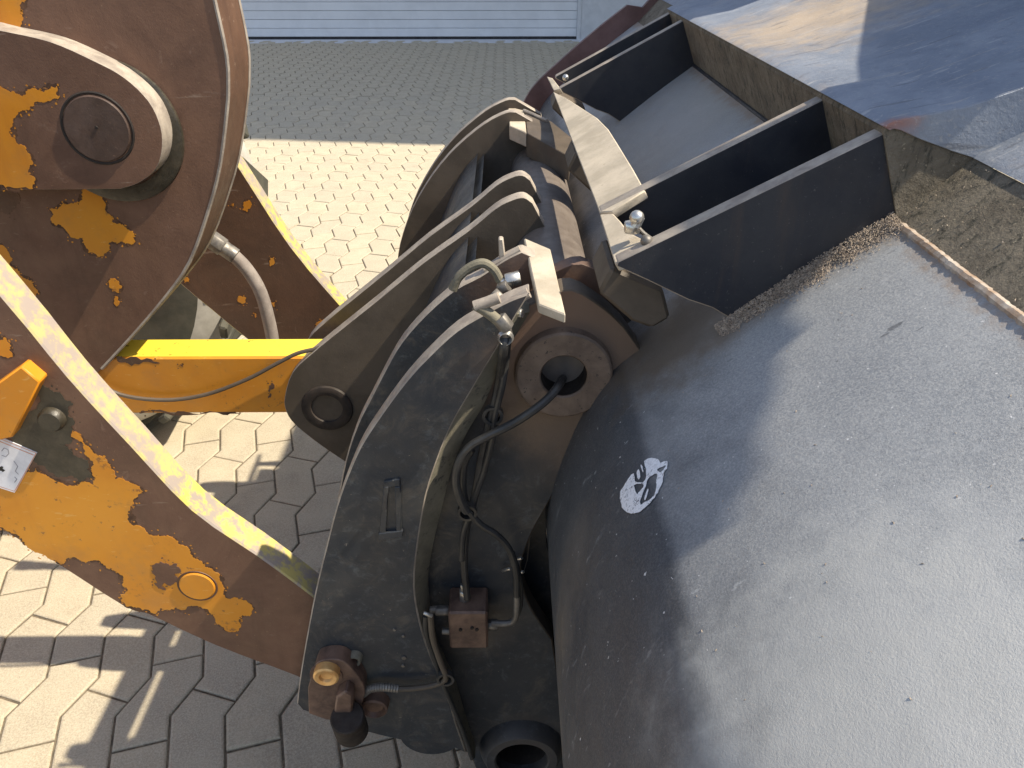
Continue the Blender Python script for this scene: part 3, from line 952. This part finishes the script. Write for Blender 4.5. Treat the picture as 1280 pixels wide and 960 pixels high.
# cross tube
t0 = PY(704, 440, .93); t1 = Vector((t0.x + .0, 1.98, t0.z))
tc = (ub.x - .002, ub.z + .020)
bm = lathe_y(tc, [(0, YP + .02), (.060, YP + .02), (.060, 1.97), (.0, 1.97)], 40)
obj('cross_tube', bm, M['tubepaint'], coup)
# gusset behind the tube
# brackets on the tube
def slab(pts3, th, mat, name, parent, down=Vector((0, 0, -1)), bev=.0015):
    bm = bmesh.new()
    a = [bm.verts.new(p) for p in pts3]
    c = [bm.verts.new(Vector(p) + down * th) for p in pts3]
    n = len(a)
    bm.faces.new(a); bm.faces.new(c[::-1])
    for i in range(n):
        bm.faces.new((a[i], c[i], c[(i + 1) % n], a[(i + 1) % n]))
    bmesh.ops.recalc_face_normals(bm, faces=bm.faces)
    bevel_sharp(bm, bev)
    return obj(name, bm, mat, parent)
zbr = 1.6 - .385
slab([PZ(655, 297, zbr), PZ(688, 311, zbr), PZ(707, 393, zbr), PZ(673, 380, zbr)], .012, M['tan'], 'top_bracket', coup)
zb2 = 1.6 - .385
slab([PZ(635, 133, zb2), PZ(655, 138, zb2), PZ(658, 166, zb2), PZ(637, 157, zb2)], .03, M['tan'], 'top_bracket', coup)
slab([PZ(656, 139, zb2), PZ(690, 152, zb2), PZ(715, 172, zb2 - .01), PZ(712, 196, zb2 - .02), PZ(659, 166, zb2)], .05, M['brownblack'], 'hook_arm', coup)
bm = tube([PZ(655, 138, zb2 + .003), PZ(684, 151, zb2 + .003)], .004, 6, 1)
obj('weld_bar', bm, M['tan_edge'], coup)
obj('stop_tab', plate(XZ([(623, 300), (629, 300), (632, 326), (624, 332)], YI), YI + .004, .012, bevel=.0015, rim=False), M['tan_edge'], coup)
# embossed bracket on the outer plate
bm = bmesh.new()
yq = .0026
for q in ([(480, 600), (500, 597), (501, 606), (481, 608)], [(480, 607), (486, 606), (482, 672), (474, 674)], [(494, 606), (501, 606), (502, 668), (496, 668)], [(474, 664), (504, 660), (504, 668), (473, 673)]):
    yq += .0008
    join(bm, plate(XZ(q, YO), YO - yq, .006, bevel=.001, rim=False))
obj('tab_bracket', bm, M['black'], coup)

# pipes and fittings at the top
yv = YO - .02
ap = [PY(x, y, YI - .03) for x, y in ((566, 362), (573, 347), (588, 334), (604, 329), (617, 337), (625, 350), (632, 356))]
pipe = obj('feed_pipe', tube(ap, .0062, 10, 5), M['strip'], coup)
bm = hexa(PY(641, 349, YI - .03), (1, .1, .2), .010, .020)
hexa(PY(631, 355, YI - .03), (1, .2, -.4), .008, .016, 6, bm)
obj('nut', bm, M['steel'], pipe)
bm = hexa(PY(630, 360, YI - .04), (.7, -.2, .4), .009, .014)
hexa(PY(622, 372, YI - .05), (.6, -.3, -.5), .0095, .018, 6, bm)
obj('elbow', bm, M['dull_steel'], pipe)
ep = [PY(x, y, YO - .015) for x, y in ((624, 372), (608, 378), (593, 383))]
pp = obj('elbow_pipe', tube(ep, .0068, 12, 4), M['tan_edge'], coup)
ep2 = [PY(x, y, YO - .015) for x, y in ((594, 381), (606, 388), (618, 397), (627, 405))]
obj('elbow_arm', tube(ep2, .0066, 12, 4), M['strip'], pp)
bm = hexa(PY(629, 404, YO - .015), (.6, -.1, -.8), .010, .018)
hexa(PY(632, 413, YO - .015), (.2, -.1, -1), .0085, .014, 6, bm)
obj('nut', bm, M['dull_steel'], pp)
bm = hexa(PY(640, 391, YO + .02), (1, -.5, 0), .009, .016)
hexa(PY(645, 392, YO + .02), (1, -.5, .3), .006, .018, 6, bm)
obj('nut', bm, M['steel'], pp)
bm = lathe_y((PY(632, 422, YO - .02).x, PY(632, 422, YO - .02).z), [(.005, yv + .0), (.0075, yv - .006), (.010, yv), (.0075, yv + .006), (.005, yv)], 20)
obj('ring', bm, M['steel'], pp)

# hoses
def hose(pts, r, name='hose', mat='rubber', y=YO - .02, ys=None):
    P3 = [PY(a, c, (ys[i] if ys else y)) for i, (a, c) in enumerate(pts)]
    return obj(name, tube(P3, r, 10, 6), M[mat], coup)
yh = YP - .035
hose([(632, 417), (629, 440), (625, 470), (618, 505), (611, 530), (603, 565), (597, 600), (590, 635), (583, 660), (580, 700), (582, 730), (584, 748)], .0056, y=yh, ys=[YO - .015, YO - .02] + [yh] * 10)
hose([(635, 418), (633, 445), (628, 480), (619, 518), (616, 545), (606, 585), (594, 620), (586, 645), (579, 668), (577, 700)], .0048, y=yh - .003, ys=[YO - .01] + [yh - .004] * 9)
hose([(708, 466), (700, 479), (688, 495), (668, 512), (640, 530), (610, 545), (588, 558), (574, 577), (570, 602), (576, 625), (584, 640)], .0058, y=yh - .018, ys=[YP + .09, YP - .02, YP - .045] + [yh - .022] * 8)
hose([(584, 636), (600, 655), (620, 668), (636, 686), (645, 715), (646, 745)], .0052, y=yh - .012)
hose([(590, 562), (581, 580), (579, 610), (584, 640)], .005, y=yh)
hose([(646, 738), (646, 762), (643, 775), (634, 779), (614, 779)], .0050, 'steel_pipe', 'dull_steel', y=yh - .008)
hose([(640, 690), (649, 720), (651, 752), (647, 768)], .0040, 'cable', 'rubber', y=yh)
hose([(538, 768), (541, 798), (550, 826), (557, 845), (553, 852), (535, 858), (505, 861), (475, 859), (457, 864), (443, 876), (439, 900)], .0046, 'lube_hose', 'brownblack', y=YO - .018)
hose([(532, 770), (533, 792), (545, 830), (556, 860), (575, 905), (590, 948)], .0040, 'cable', 'rubber', y=YO - .006)
# spiral guard on the lower hose, cable clips
bm = bmesh.new()
P3 = [PY(x, y, YO - .018) for x, y in curve([(453, 868), (463, 861), (480, 859), (500, 861)], 6)]
for i in range(1, len(P3) - 1):
    hexa(P3[i], P3[i + 1] - P3[i - 1], .0068, .004, 12, bm)
obj('spiral_guard', bm, M['dull_steel'], coup)
for x, y, yy in ((616, 519, yh - .004), (584, 640, yh - .012), (557, 848, YO - .018)):
    c = PY(x, y, yy)
    bm = lathe_y((c.x, c.z), [(.010, yy - .004), (.014, yy - .004), (.014, yy + .006), (.010, yy + .006), (.010, yy - .004)], 18)
    obj('cable_clip', bm, M['rubber'], coup)
for x, y in ((647, 699), (633, 712), (649, 716)):
    c = PY(x, y, YP - .012)
    obj('tie_end', hexa(c, (.6, -.5, .7), .0028, .022, 6), M['steel'], coup)
# valve block
c0, c1 = PY(560, 766, YP - .055), PY(610, 811, YP - .055)
bm = box((c0.x, YP - .055, c1.z), (c1.x, YP + .0, c0.z), .003)
vb_ = obj('valve_block', bm, M['rustlug'], coup)
bm = hexa((c0.x + .024, YP - .028, c0.z + .010), (0, 0, 1), .0085, .02)
hexa((c0.x + .024, YP - .028, c0.z + .024), (0, 0, 1), .0065, .018, 6, bm)
obj('fitting', bm, M['steel'], vb_)
bm = hexa((c0.x - .010, YP - .035, c0.z - .016), (1, 0, 0), .0085, .022)
hexa((c0.x - .024, YP - .035, c0.z - .014), (1, 0, .1), .006, .012, 6, bm)
obj('fitting', bm, M['dull_steel'], vb_)
q = PY(535, 768, YO - .03)
obj('clip_end', hexa(q, (.8, 0, -.5), .003, .014), M['steel'], vb_)
bm = hexa((c0.x - .006, YP - .035, c1.z + .018), (1, 0, 0), .006, .014)
obj('plug', bm, M['dull_steel'], vb_)
obj('plug', hexa((c1.x + .006, YP - .035, c1.z + .032), (1, 0, 0), .0095, .018, 6), M['dull_steel'], vb_)
obj('plug', hexa((c1.x - .018, YP - .03, c1.z - .004), (0, 0, 1), .006, .012, 6), M['dull_steel'], vb_)
for fx, fz in ((.3, .55), (.72, .55), (.6, .6)):
    obj('bolt_head', hexa((c0.x + fx * (c1.x - c0.x), YP - .0555, c1.z + fz * (c0.z - c1.z)), (0, 1, 0), .0028, .004, 8), M['hole'], vb_)
# rusty lug with copper bolt and pipe end at the lower left corner
lg = curve([(392, 838), (397, 828), (412, 824), (428, 826), (440, 836), (452, 852), (456, 868), (448, 890)], 3) + [(440, 902), (408, 900), (386, 892), (385, 860)]
lugo = obj('rusty_lug', plate(XZ(lg, YO - .028), YO - .028, .028, bevel=.003), [M['rustlug'], M['rustlug']], coup)
c = PY(407.5, 846, YO - .04)
yb = YO - .04
bm = lathe_y((c.x, c.z), [(0, yb + .003), (.0085, yb + .002), (.0105, yb - .002), (.0165, yb - .003), (.0195, yb - .001), (.020, yb + .012)], 28)
obj('copper_bolt', bm, M['brass'], lugo)
c = PY(407.5, 846, YO - .032)
obj('washer', lathe_y((c.x, c.z), [(.019, YO - .031), (.025, YO - .031), (.0255, YO - .027)], 28), M['rustlug'], lugo)
p0, p1 = PY(436, 862, YO - .035), PY(436, 905, YO - .052)
bm = bmesh.new()
pc = PY(437, 905, YO - .05)
b2 = bmesh.new()
bmesh.ops.create_cone(b2, cap_ends=True, segments=28, radius1=.0265, radius2=.0265, depth=.055)
bevel_sharp(b2, .002, 1, 50)
bmesh.ops.transform(b2, matrix=Matrix.Translation(pc) @ Matrix.Rotation(R(14), 4, 'X'), verts=b2.verts)
pe = obj('pipe_end', b2, M['hole'], lugo)
bm = bmesh.new()
join(bm, plate(XZ([(420, 872), (432, 864), (441, 870), (440, 900), (416, 900)], YO - .05), YO - .05, .024, bevel=.003, rim=False))
obj('lug_cheek', bm, M['rustlug'], lugo)
c = PY(467, 888, YO - .02)
bm = lathe_y((c.x, c.z), [(0, YO - .012), (.015, YO - .012), (.019, YO - .020), (.022, YO - .018), (.024, YO + .001)], 28)
obj('pivot_washer', bm, M['rustlug'], coup)
c = PY(442, 829, YO - .015)
bm = lathe_y((c.x, c.z), [(0, YO + .0), (.006, YO - .002), (.0065, YO - .012), (.010, YO - .014), (.0115, YO - .011), (.012, YO + .001)], 20)
obj('grease_nipple', bm, M['strip'], coup)
for x, y, r in ((505, 822, .004), (504, 832, .003), (493, 787, .0025), (504, 795, .0025)):
    obj('paint_chip', hexa(PY(x, y, YO - .001), (0, 1, 0), r, .003, 7), M['dull_steel'], coup)
obj('side_plate', plate([(x + (.043 if z < 1.0 else .043 - min((z - 1.0) * .12, .023)), z) for x, z in XZ(bp, YP)], .995, .03, bevel=.002), [M['black'], M['black']], coup)
obj('web_plate', box((-.06, YP + .05, .22), (-.03, 1.855, .92), .003), M['black'], coup)
# lower cross tube of the coupler and far boss plate
obj('cross_tube', lathe_y((lbp.x - .16, lbp.z + .08), [(0, YO + .03), (.055, YO + .03), (.055, 1.80), (0, 1.80)], 32), M['black'], coup)
fb = [(x, z) for x, z in XZ(bp, YP)]
obj('boss_plate', plate(fb, 1.86, .04, bevel=.002), [M['black'], M['brownblack']], coup)

# ------------------------------------------------------------------ bucket
buck = thing('loader_bucket', (.6, 1.43, 0), 'large scuffed black loader bucket with rear ribs and white paint mark', 'bucket')
BY0, BY1 = .12, 2.76
def hz(l): return [(x, 1.6 - h) for x, h in l]
prof = curve(hz([(.427, .2815), (.35, .3385), (.28, .3945), (.232, .4345), (.175, .4845), (.137, .5225), (.110, .572), (.086, .640), (.068, .712), (.0615, .785), (.0655, .860), (.079, .970), (.10, 1.12), (.17, 1.27), (.28, 1.41), (.42, 1.51), (.60, 1.56), (1.0, 1.575), (1.45, 1.585)]), 5)
def offs(pr, d):
    out = []
    for i, p in enumerate(pr):
        a, c = Vector(pr[max(i - 1, 0)]), Vector(pr[min(i + 1, len(pr) - 1)])
        t = (c - a).normalized()
        out.append((p[0] - t.y * d, p[1] + t.x * d))   # d>0: to the inside
    return out
def sweep_y(poly, y0, y1, ny=1, closed=True):
    bm = bmesh.new()
    rows = []
    for k in range(ny + 1):
        y = y0 + (y1 - y0) * k / ny
        rows.append([bm.verts.new((x, y, z)) for x, z in poly])
    n = len(poly)
    for a, c in zip(rows, rows[1:]):
        for i in range(n if closed else n - 1):
            bm.faces.new((a[i], a[(i + 1) % n], c[(i + 1) % n], c[i]))
    if closed:
        bm.faces.new(rows[0]); bm.faces.new(rows[-1][::-1])
    bmesh.ops.recalc_face_normals(bm, faces=bm.faces)
    return bm
outl = prof + offs(prof, .02)[::-1]
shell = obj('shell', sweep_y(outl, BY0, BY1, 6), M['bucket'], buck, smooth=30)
# upper beam: outside the ribs the back rises more gently, between them it stands up as a box wall
YR = [.831, 1.01, 1.89, 2.05]
RT = .022
mid = hz([(.427, .2815), (.386, .1835), (.395, .176)])
beamp = hz([(.4275, .2818), (.3905, .1900), (.3915, .1850), (.399, .1800), (.47, .1655), (.80, .0465), (.80, .060), (.50, .235)])
obj('upper_beam', sweep_y(beamp, YR[0] - .003, YR[3] + RT, 1), M['beam'], buck, smooth=25)
outp = hz([(.4275, .2818), (.4885, .2175), (.491, .2155), (.507, .225), (.46, .30)])
for y0, y1 in ((BY0, YR[0] - .0031), (YR[3] + RT + .001, BY1)):
    obj('upper_beam', sweep_y(outp, y0, y1, 1), M['beam'], buck, smooth=25)
# cap plate over the beam (spill guard)
capp = hz([(.388, .1825), (.398, .177), (.47, .162), (.80, .043), (.80, .0455), (.47, .1645), (.395, .186)])
obj('spill_guard', sweep_y(capp, YR[0] - .005, YR[3] + RT, 3), M['lip'], buck, smooth=25)
capo = hz([(.4895, .2145), (.497, .2080), (.80, .043), (.80, .0475), (.512, .218)])
for y0, y1 in ((BY0, YR[0] - .0052), (YR[3] + RT + .001, BY1)):
    obj('spill_guard', sweep_y(capo, y0, y1, 2), M['lip'], buck, smooth=25)
eb = hz([(.388, .1825), (.398, .1776), (.47, .1626), (.80, .0436)]) + XZ([(1300, 190), (1240, 205), (1190, 189), (1150, 174), (1126, 163)], YR[0] - .006)
obj('beam_end', plate(eb, YR[0] - .0055, .002, bevel=.0006, rim=False), M['lip'], buck)
# added unseen sheets, outlined to cast the shadow edges on shell and cap
for pts in ([(.80, 1.55), (1.86, 1.552), (1.417, 1.730), (.967, 1.895), (.955, 2.08), (.05, 2.08), (.05, 1.915), (.15, 1.920), (.26, 1.937), (.328, 1.945), (.397, 1.948), (.450, 1.938), (.458, 1.916),
             (.478, 1.914), (.510, 1.902), (.555, 1.898), (.602, 1.885), (.655, 1.878), (.672, 1.864), (.715, 1.866), (.79, 1.84)],
            [(1.757, 1.552), (2.75, 1.552), (2.75, 2.04), (1.757, 2.04)]):
    bm = bmesh.new()
    flat_fill(bm, [[(.79, y, z) for y, z in pts]])
    geo = bmesh.ops.extrude_face_region(bm, geom=bm.faces[:])
    bmesh.ops.translate(bm, verts=[g for g in geo['geom'] if isinstance(g, bmesh.types.BMVert)], vec=(.01, 0, 0))
    bmesh.ops.recalc_face_normals(bm, faces=bm.faces)
    obj('shadow_sheet', bm, M['ribpaint'], buck, smooth=0)
# end plates
ep = offs(prof, -.06)
endp = [(x, z) for x, z in ep if z > .1] + [(.6, .03), (1.45, .02), (1.30, .8), (.80, 1.55), (.52, 1.45), (.44, 1.36)]
for y in (BY0 - .025, BY1):
    obj('end_plate', plate(endp, y, .025, bevel=.002), [M['endplate'], M['endplate']], buck)
obj('cutting_edge', box((1.35, BY0 - .03, .005), (1.60, BY1 + .03, .035), .004), M['dull_steel'], buck)
# weld bead along the foot of the beam
def bead(pts, r, name, mat, parent, seed=0):
    rnd = random.Random(seed)
    n = len(pts)
    return obj(name, tube(pts, r, 8, 1, radii=lambda t: r * (.94 + .12 * rnd.random())), mat, parent)
q = prof[0]
wp = [(q[0] - .001 + random.uniform(-.0006, .0006), BY0 + (YR[0] - .02 - BY0) * i / 240, q[1] - .0036 + random.uniform(-.0003, .0003)) for i in range(241)]
bead(wp, .0056, 'weld_bead', M['weld'], shell, 1)
wp = [(q[0] - .001, YR[1] + RT + (YR[2] - YR[1] - RT) * i / 60, q[1] - .001) for i in range(61)]
bead(wp, .004, 'weld_bead', M['ribpaint'], shell, 2)
# ribs
rib = [(772, 327), (1108, 158), (1124, 205), (1134, 284), (1060, 335), (1000, 372), (940, 401), (919, 402), (890, 385), (860, 375), (808, 350), (770, 333)]
rxz = XZ(rib, YR[0])
rxz = [(x + (.03 if 1 <= i <= 3 else 0), z) for i, (x, z) in enumerate(rxz)]
rxz[1] = (XZ(rib, YR[0])[1][0] + .012, XZ(rib, YR[0])[1][1] + .0005)
inner = rxz
for i, y in enumerate(YR):
    obj('rib', plate(rxz, y, RT, bevel=.0015), [M['ribpaint'], M['tan_edge']], buck)
# sandy cover plates lying across the left ends of the ribs
def top_h(x):
    (xa, za), (xb, zb) = rxz[0], rxz[1]
    return za + (zb - za) * (x - xa) / (xb - xa)
def on_cover(px, py):
    r = ray(px, py)
    (xa, za), (xb, zb) = rxz[0], rxz[1]
    k = (zb - za) / (xb - xa)
    t = (za - .001 - CAM_H + k * (0 - xa)) / (r.z - k * r.x)
    return EYE + r * t
dn = Vector((.5, 0, -.86))
slab([on_cover(*p) for p in ((691, 114), (712, 125), (746, 147), (760, 161), (772, 180), (791, 211), (806, 238), (764, 264), (749, 265))], .012, M['tan'], 'cover_plate', buck, dn)
slab([on_cover(*p) for p in ((749, 267.5), (766, 266.5), (775, 276), (786, 290), (800, 297), (811, 303), (774, 327), (768, 329))], .012, M['tan'], 'cover_plate', buck, dn)
slab([on_cover(*p) for p in ((683, 95), (690, 97), (701, 111), (692, 113))], .012, M['tan'], 'cover_plate', buck, dn)
# hooks under the cover plates
hk = [(765, 334), (800, 350), (829, 362), (838, 398), (815, 411), (790, 402), (748, 366)]
hxz = XZ(hk, .865)
for y0, t in ((.865, .10), (1.40, .10), (1.935, .10)):
    obj('hook', plate(hxz, y0, t, bevel=.004, rim=False), M['brownblack'], buck)
# locking pins beside the cover plate
bm = tube([PY(794, 283, .86), PY(800, 271, .86)], .006, 10, 1)
bmesh.ops.create_uvsphere(bm, u_segments=12, v_segments=8, radius=.0085, matrix=Matrix.Translation(PY(796, 272, .86)))
hexa(PY(790, 284, .87), (0, 0, 1), .010, .012, 6, bm)
obj('locking_pin', bm, M['steel'], buck)
bm = bmesh.new()
bmesh.ops.create_uvsphere(bm, u_segments=12, v_segments=8, radius=.007, matrix=Matrix.Translation(PY(808, 301, .845)))
join(bm, tube([PY(799, 285, .86), PY(806, 292, .855), PY(816, 299, .85)], .002, 6, 4))
obj('locking_pin', bm, M['dull_steel'], buck)
bm = bmesh.new()
bmesh.ops.create_uvsphere(bm, u_segments=10, v_segments=7, radius=.008, matrix=Matrix.Translation(PY(707, 97, 1.96)))
obj('bolt', bm, M['steel'], buck)
# faded white emblem print on the shell
def on_shell(px, py, lift=.0012):
    r = ray(px, py)
    best = None
    for (xa, za), (xb, zb) in zip(prof, prof[1:]):
        den = r.z * (xb - xa) - r.x * (zb - za)
        if abs(den) < 1e-9: continue
        t = ((za - CAM_H) * (xb - xa) - (xa) * (zb - za)) / den
        p = EYE + r * t
        if t > 0 and min(xa, xb) - 1e-6 <= p.x <= max(xa, xb) + 1e-6 and min(za, zb) - 1e-6 <= p.z <= max(za, zb) + 1e-6:
            if best is None or t < best[0]:
                n = Vector((-(zb - za), 0, (xb - xa))).normalized()
                if n.dot(-r) < 0: n = -n
                best = (t, p + n * lift)
    return best[1] if best else EYE + r
def decal(polys, mat, name, parent, lift):
    bm = bmesh.new()
    for pl in polys:
        b2 = bmesh.new()
        flat_fill(b2, [[(x, y, 0) for x, y in lp] for lp in pl])
        # cut finely so that it follows the curve
        bmesh.ops.subdivide_edges(b2, edges=b2.edges[:], cuts=2, use_grid_fill=True)
        for v in b2.verts:
            v.co = on_shell(v.co.x, v.co.y, lift)
        join(bm, b2)
    for f in bm.faces:
        f.normal_update()
        if f.normal.dot(EYE - f.calc_center_median()) < 0: f.normal_flip()
    return obj(name, bm, mat, parent, smooth=0)
def zc(pts): return [(740 + x / 8, 550 + y / 8) for x, y in pts]
mk = zc([(415, 340), (430, 345), (438, 420), (520, 425), (550, 360), (545, 290), (530, 215), (580, 190), (665, 195), (690, 235), (740, 215), (765, 225), (755, 290), (725, 335),
         (718, 400), (700, 460), (665, 530), (610, 610), (540, 680), (490, 718), (430, 738), (380, 735), (320, 695), (295, 620), (290, 520), (330, 460), (370, 390)])
h1 = zc([(580, 380), (630, 345), (655, 345), (650, 420), (640, 520), (600, 585), (510, 645), (490, 635), (520, 540), (555, 440)])
h2 = zc([(430, 455), (525, 455), (480, 520), (455, 545)])
h3 = zc([(660, 300), (735, 262), (738, 275), (705, 320), (680, 325)])
rj = random.Random(5)
def rag(pl, a=.5): return [(x + rj.uniform(-a, a), y + rj.uniform(-a, a)) for x, y in curve(pl, 3, True)]
decal([[rag(mk), rag(h1, .7), rag(h2), rag(h3, .3)], [rag(zc([(455, 330), (475, 300), (490, 370), (470, 400)]), .3)], [rag(zc([(495, 250), (515, 275), (520, 330), (500, 290)]), .2)],
       [rag(zc([(530, 590), (560, 500), (572, 505), (545, 600)]), .2)]], M['white'], 'emblem_print', shell, .0012)

# loose chaff and dirt in the corner of rib and shell, and on the beam
def flakes(n, place, size, name, seed, thin=.5):
    rnd = random.Random(seed)
    bm = bmesh.new()
    for i in range(n):
        p = place(rnd)
        if p is None: continue
        p, nrm = p
        sx = size * rnd.uniform(.4, 1.5)
        q = nrm.to_track_quat('Z', 'Y').to_matrix() @ Matrix.Rotation(rnd.uniform(0, 6.28), 3, 'Z') @ Matrix.Rotation(rnd.uniform(-.7, .7), 3, 'X')
        vs = []
        for dx, dy, dz in ((-1, -.35, -.3), (1, -.3, -.2), (.9, .35, -.3), (-.9, .3, -.2), (.1, 0, .6)):
            vs.append(bm.verts.new(p + q @ Vector((dx * sx, dy * sx * (1 if rnd.random() < .6 else .5), dz * sx * thin))))
        for f in ((0, 1, 4), (1, 2, 4), (2, 3, 4), (3, 0, 4)):
            bm.faces.new([vs[k] for k in f])
    bmesh.ops.recalc_face_normals(bm, faces=bm.faces)
    return obj(name, bm, M['dirt'], buck, smooth=0, kind='stuff')
def shell_pt(t):
    f = max(0, min(t, 1)) * (len(prof) - 1.001)
    i = int(f)
    a, c = Vector(prof[i]), Vector(prof[i + 1])
    p = a.lerp(c, f - i)
    tt = (c - a).normalized()
    n = Vector((tt.y, 0, -tt.x))
    if n.z < 0 and n.x > 0: n = -n
    return p, n
NS = len(prof) - 1
def place_corner(r):
    # along the rib foot: thick pile on the right thinning to the left, lying just in front of the rib
    u = r.random()
    i = u * 13 / NS
    p, n = shell_pt(i)
    w = (.034 * (1 - u) + .012 * u) * (.75 + .5 * noise.noise(Vector((u * 14, 0, 3.1)))) + .003
    d = abs(r.gauss(0, .5)) * w
    hh = max(0, (.010 * (1 - d / w))) * r.random()
    return Vector((p.x, YR[0] - d, p.y)) + n * (hh + .001), n
flakes(12000, place_corner, .0012, 'dirt_crumbs', 1)
def place_wall(r):
    y = r.uniform(.42, YR[0]) if r.random() < .5 else YR[0] - abs(r.gauss(0, .06))
    k = r.random() ** 1.2
    a, c = Vector(outp[0]), Vector(outp[1])
    p = a.lerp(c, k)
    return Vector((p.x - .001, y, p.y)), Vector((-.86, 0, .5))
flakes(90, place_wall, .0010, 'dirt_crumbs', 2, .8)
def place_pocket(r):
    p, n = shell_pt(r.random() * 22 / NS)
    return Vector((p.x, r.uniform(BY0, YR[0] - .01), p.y)) + n * .0004, n
flakes(70, place_pocket, .0011, 'dirt_crumbs', 3, .6)
